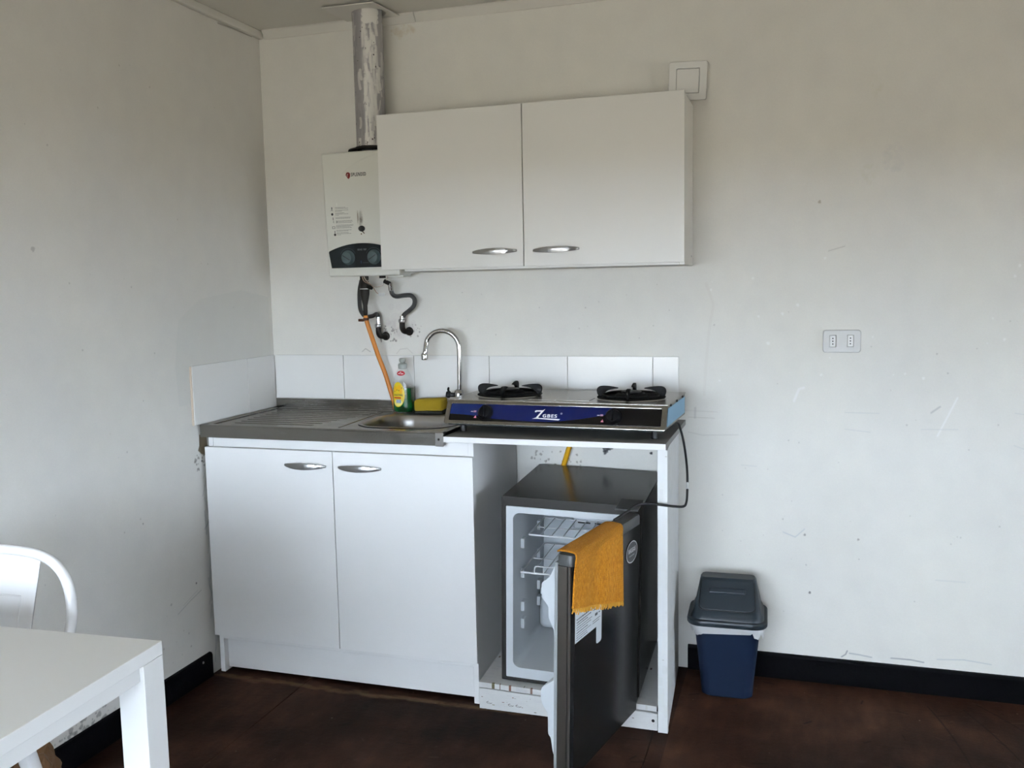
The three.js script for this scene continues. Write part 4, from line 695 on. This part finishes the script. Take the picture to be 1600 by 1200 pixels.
{
  // towel over the door top, described in the door's own directions
  const t = thing('mustard_towel', 'mustard yellow woven towel with fringe hung over the fridge door', 'towel', [0, 0, 0]);
  scene.updateMatrixWorld(true);
  fridgeDoor.matrixWorld.decompose(t.position, t.quaternion, t.scale);
  const H = FR.H, DT = 0.050, s0 = 0.440, s1 = 0.152;
  const fn = (u, v) => {
    const s = s0 + (s1 - s0) * u, hang = 0.126 + 0.088 * u, flare = 0.004;
    const path = [[-0.0475, 0.0035], [-0.042, 0.0055], [-0.034, 0.0068], [-0.022, 0.0075], [-0.008, 0.0072], [0.002, 0.0050], [0.0065, -0.004], [0.0075, -0.025], [0.008 + flare * 0.5, -hang * 0.5], [0.008 + flare, -hang]];
    const k = Math.min(v * (path.length - 1), path.length - 1.0001), i = Math.floor(k), f = k - i, g = (j) => path[Math.max(0, Math.min(path.length - 1, j))];
    const cr = (c) => { const a = g(i - 1)[c], b = g(i)[c], d = g(i + 1)[c], e = g(i + 2)[c]; return 0.5 * (2 * b + (d - a) * f + (2 * a - 5 * b + 4 * d - e) * f * f + (3 * b - a - 3 * d + e) * f ** 3); };
    const down = Math.max(0, v - 0.68) * 3;
    const wob = (0.004 * Math.sin(u * 9 + 1) + 0.003 * Math.sin(u * 17 + v * 4)) * down + 0.0006 * perlin.noise(u * 14, v * 16, 2);
    const ss = s + 0.034 * (1 - u) * Math.min(1, down) + 0.004 * u * Math.sin(down * 3);
    return V(-ss, H + 0.001 + cr(1), DT + cr(0) + Math.max(wob, -0.004) + 0.001);
  };
  const map = canvasTex(512, 1024, (c, w, h) => {
    c.fillStyle = 'rgb(214,140,20)'; c.fillRect(0, 0, w, h);
    for (let i = 0; i < 12000; i++) { const q = rnd(); c.fillStyle = q < 0.4 ? `rgba(244,178,60,${0.25 + 0.4 * rnd()})` : q < 0.8 ? `rgba(170,98,8,${0.25 + 0.35 * rnd()})` : `rgba(196,120,14,0.5)`; c.fillRect(Math.round(rnd() * w / 5) * 5, rnd() * h, 2 + 2 * rnd(), 5 + 12 * rnd()); }
    for (let i = 0; i < 420; i++) { c.fillStyle = `rgba(240,200,120,${0.25 + 0.4 * rnd()})`; c.fillRect(rnd() * w, rnd() * h, 2, 10 + 24 * rnd()); }
    for (let y = 0; y < h; y += 6) { c.fillStyle = 'rgba(150,84,6,0.16)'; c.fillRect(0, y, w, 2); }
  });
  const bump = canvasTex(512, 1024, (c, w, h) => { c.fillStyle = 'rgb(90,90,90)'; c.fillRect(0, 0, w, h); for (let y = 0; y < h; y += 6) for (let x = (y / 6 % 2) * 4; x < w; x += 8) { const v = 120 + 110 * rnd(); c.fillStyle = `rgb(${v},${v},${v})`; c.fillRect(x, y, 5, 4); } }, false);
  const M_towel = mat({ map, bumpMap: bump, bumpScale: 0.0025, roughness: 0.95, sheen: 0.3, sheenColor: rgb(0.9, 0.5, 0.1), sheenRoughness: 0.6 });
  mesh('cloth', shell(fn, 60, 90, 0.004), M_towel, t);
  const fr = [];
  for (let i = 0; i < 64; i++) { const u = (i + 0.5) / 64, a = fn(u, 0.995), l = 0.010 + 0.008 * rnd(); fr.push(tube([[a.x, a.y, a.z], [a.x + 0.002 * (rnd() - 0.5), a.y - l * 0.5, a.z + 0.002 * rnd()], [a.x + 0.006 * (rnd() - 0.5), a.y - l, a.z + 0.003 * (rnd() - 0.3)]], 0.0016, 4, 5)); }
  const f = mesh('fringe', mg(fr), mat({ color: rgb(0.72, 0.36, 0.04), roughness: 0.95 }), t); f.userData.kind = 'stuff';
}
{
  const t = thing('power_cord', 'black power cord looping round the white panel onto the fridge door', 'cord', [0, 0, 0]);
  mesh('cord', tube([[1.612, 0.9035, 0.16], [1.630, 0.912, 0.25], [1.652, 0.890, 0.34], [1.668, 0.850, 0.40], [1.678, 0.800, 0.44], [1.684, 0.750, 0.49], [1.685, 0.726, 0.522], [1.678, 0.7165, 0.532], [1.650, 0.7155, 0.533], [1.610, 0.7175, 0.532], [1.575, 0.7205, 0.536], [1.545, 0.7185, 0.560], [1.524, 0.7095, 0.612], [1.512, 0.7075, 0.66], [1.505, 0.7065, 0.69]], 0.0036, 160, 10), M.rubber, t);
  mesh('worn_tape', rod([1.6838, 0.757, 0.484], [1.6822, 0.772, 0.467], 0.0044, 10), M.socketPlastic, t);
}
// ------------------------------------------------------------------ waste bin
{
  const t = thing('swing_lid_bin', 'blue-grey plastic swing lid bin standing against the wall', 'bin', [1.779, 0.0005, 0.148]);
  t.rotation.y = 0.03;
  mesh('body', loft([rrRing(0.150, 0.118, 0.03, 0.0, 6), rrRing(0.166, 0.134, 0.034, 0.006, 6), rrRing(0.172, 0.140, 0.034, 0.05, 6), rrRing(0.212, 0.176, 0.038, 0.252, 6), rrRing(0.216, 0.180, 0.038, 0.258, 6)], { crease: 0.6 }), M.binBlue, t);
  const bag = []; for (const [k, y, j] of [[0.018, 0.262, 0], [0.030, 0.258, 0.002], [0.028, 0.245, 0.006], [0.018, 0.233, 0.017]]) bag.push(rrRing(0.212 + k, 0.176 + k, 0.04, y, 10).map((p, i) => V(p.x * (1 + 0.02 * perlin.noise(i * 0.9, y * 60, 3)), p.y + j * (perlin.noise(i * 0.37 + 0.2, 7.3, y * 3 + 0.4) * 1.5) - (j > 0.01 && i < 9 ? 0.012 : 0), p.z * (1 + 0.02 * perlin.noise(i * 0.8, y * 50, 9)))));
  mesh('bin_bag', loft(bag, { cap0: false, cap1: false, crease: 0.9 }), M.binBag, t).userData.label = 'white plastic bag edge';
  const lid = mesh('lid', loft([rrRing(0.252, 0.214, 0.045, 0.254, 8), rrRing(0.256, 0.218, 0.046, 0.258, 8), rrRing(0.256, 0.218, 0.046, 0.268, 8), rrRing(0.250, 0.212, 0.045, 0.273, 8), rrRing(0.234, 0.196, 0.04, 0.274, 8), rrRing(0.224, 0.186, 0.036, 0.288, 8, 0, 0), rrRing(0.212, 0.164, 0.030, 0.300, 8, 0, -0.002), rrRing(0.180, 0.070, 0.018, 0.382, 8, 0, -0.016), rrRing(0.170, 0.056, 0.016, 0.389, 8, 0, -0.018)], { crease: 0.55 }), M.binLid, t);
  // front flap on the sloping face
  const tilt = Math.atan2(0.084 - 0.019 - 0.004, 0.082), fl = new THREE.Shape(); fl.moveTo(-0.083, 0.052); fl.lineTo(-0.088, -0.030); fl.quadraticCurveTo(-0.086, -0.048, -0.064, -0.048); fl.lineTo(0.064, -0.048); fl.quadraticCurveTo(0.086, -0.048, 0.088, -0.030); fl.lineTo(0.083, 0.052); fl.closePath();
  const put = (g) => { g.rotateX(-tilt); g.translate(0, 0.3405, 0.0500); return g; };
  const flap = mesh('flap', put(ext(fl, 0.004, 0.0012, 12)), M.binLid, lid);
  mesh('flap_gap', put(tube([[-0.0845, 0.050, 0.0018], [-0.0892, -0.028, 0.0018], [-0.086, -0.044, 0.0018], [-0.066, -0.0495, 0.0018], [0, -0.0498, 0.0018], [0.066, -0.0495, 0.0018], [0.086, -0.044, 0.0018], [0.0892, -0.028, 0.0018], [0.0845, 0.050, 0.0018]], 0.0016, 80, 6)), M.black, flap).userData.label = 'dark gap round the flap';
  mesh('flap_grip', put(bx(-0.058, 0.058, 0.006, 0.025, 0.0035, 0.0125, 0.004, 3)), M.binLid, flap);
}
// ------------------------------------------------------------------ table, chair, paper bag
{
  const t = thing('white_dining_table', 'white table with flush square legs in front of the side wall', 'table', [0.9056, 0, 1.8331]);
  t.rotation.y = 0.055;
  const S = 0.75, WX = 0.865, L = 0.054;
  mesh('tabletop', bx(-WX, 0, 0.715, 0.740, 0, S, 0.0012), M.tableWhite, t);
  for (const [x, z] of [[-L, 0], [-WX, 0], [-L, S - L], [-WX, S - L]]) mesh('leg', bx(x, x + L, 0.0005, 0.7145, z, z + L, 0.001), M.tableWhite, t);
  for (const q of [[-0.030, -0.008, L, S - L], [-WX + 0.008, -WX + 0.030, L, S - L], [-WX + L, -L, 0.008, 0.030], [-WX + L, -L, S - 0.030, S - 0.008]]) mesh('apron', bx(q[0], q[1], 0.686, 0.7145, q[2], q[3], 0.001), M.tableWhite, t);
}
{
  const t = thing('white_metal_chair', 'white metal chair with bent tube back tucked at the table', 'chair', [0.312, 0, 1.838]);
  t.rotation.y = 0.03;
  const y = 0.445;
  mesh('seat', loft([rrRing(0.35, 0.35, 0.05, y - 0.022, 6), rrRing(0.362, 0.362, 0.055, y - 0.018, 6), rrRing(0.362, 0.362, 0.055, y - 0.004, 6), rrRing(0.350, 0.350, 0.05, y, 6), rrRing(0.31, 0.31, 0.04, y - 0.003, 6)], { crease: 0.6 }), M.chairWhite, t);
  mesh('back_tube', tube([[-0.158, y - 0.004, -0.155], [-0.165, y + 0.0804, -0.185], [-0.184, y + 0.1786, -0.208], [-0.184, y + 0.2456, -0.222], [-0.158, y + 0.3081, -0.233], [-0.100, y + 0.3438, -0.240], [0, y + 0.3518, -0.244], [0.100, y + 0.3438, -0.240], [0.158, y + 0.3081, -0.233], [0.184, y + 0.2456, -0.222], [0.184, y + 0.1786, -0.208], [0.165, y + 0.0804, -0.185], [0.158, y - 0.004, -0.155]], 0.0115, 120, 14), M.chairWhite, t);
  const splat = (u, v) => V((u - 0.5) * (0.150 + 0.046 * v), y + 0.002 + 0.340 * v, -0.166 - 0.07 * v - 0.004 * Math.cos((u - 0.5) * PI));
  const sp = mesh('splat', shell(splat, 14, 16, 0.003), M.chairWhite, t);
  mesh('pressed_rib', mg([0.22, 0.78].map((u) => tube([0.10, 0.4, 0.62, 0.74].map((v) => { const p = splat(u, v); return [p.x, p.y, p.z + 0.0012]; }), 0.0022, 20, 6)), tube([0.22, 0.36, 0.5, 0.64, 0.78].map((u) => { const p = splat(u, 0.745); return [p.x, p.y, p.z + 0.0012]; }), 0.0022, 20, 6)), M.chairWhite, sp);
  for (const [sx, sz] of [[1, 1], [-1, 1], [1, -1], [-1, -1]]) {
    const r = []; for (const [k, yy, w] of [[0, y - 0.023, 0.034], [0.6, 0.18, 0.026], [1, 0.0008, 0.020]]) r.push(rrRing(w, w, 0.008, yy, 4, sx * (0.122 + 0.062 * k), sz * (0.122 + (sz > 0 ? 0.05 : 0.070) * k)));
    mesh('leg', loft(r, { crease: 0.6 }), M.chairWhite, t);
  }
  for (const k of [-1, 1]) mesh('brace', rod([-0.14 * k, 0.27 + 0.006 * k, 0.138], [0.14 * k, 0.27 + 0.006 * k, -0.145], 0.005), M.chairWhite, t);
}
{
  const rings = [];
  for (let k = 0; k <= 18; k++) {
    const v = k / 18, y = 0.195 * v, w = 0.62 + 0.55 * Math.sin(PI * (0.12 + 0.72 * v)), r = [];
    for (let i = 0; i < 52; i++) { const q = i / 52 * 2 * PI, cx = Math.cos(q), sz = Math.sin(q), m = 1 + 0.20 * perlin.noise(cx * 2.3, v * 3.1, sz * 2.3 + 4) + 0.13 * Math.abs(perlin.noise(cx * 6, v * 7, sz * 6)) ; r.push(V(0.072 * w * m * cx, Math.max(0, y + (v > 0.5 ? 0.030 * perlin.noise(cx * 3, 5, sz * 3) : 0)), 0.098 * w * m * sz)); }
    rings.push(r);
  }
  const g = loft(rings, { crease: 0.3 }); g.translate(0.112, 0.0008, 1.450);
  tag(mesh('paper_bag', g, mat({ color: rgb(0.145, 0.072, 0.026), roughness: 0.5, bumpMap: noiseFine, bumpScale: 0.002 }), scene), 'crumpled brown paper bag on the floor under the white table', 'bag');
}

renderer.render(scene, camera);
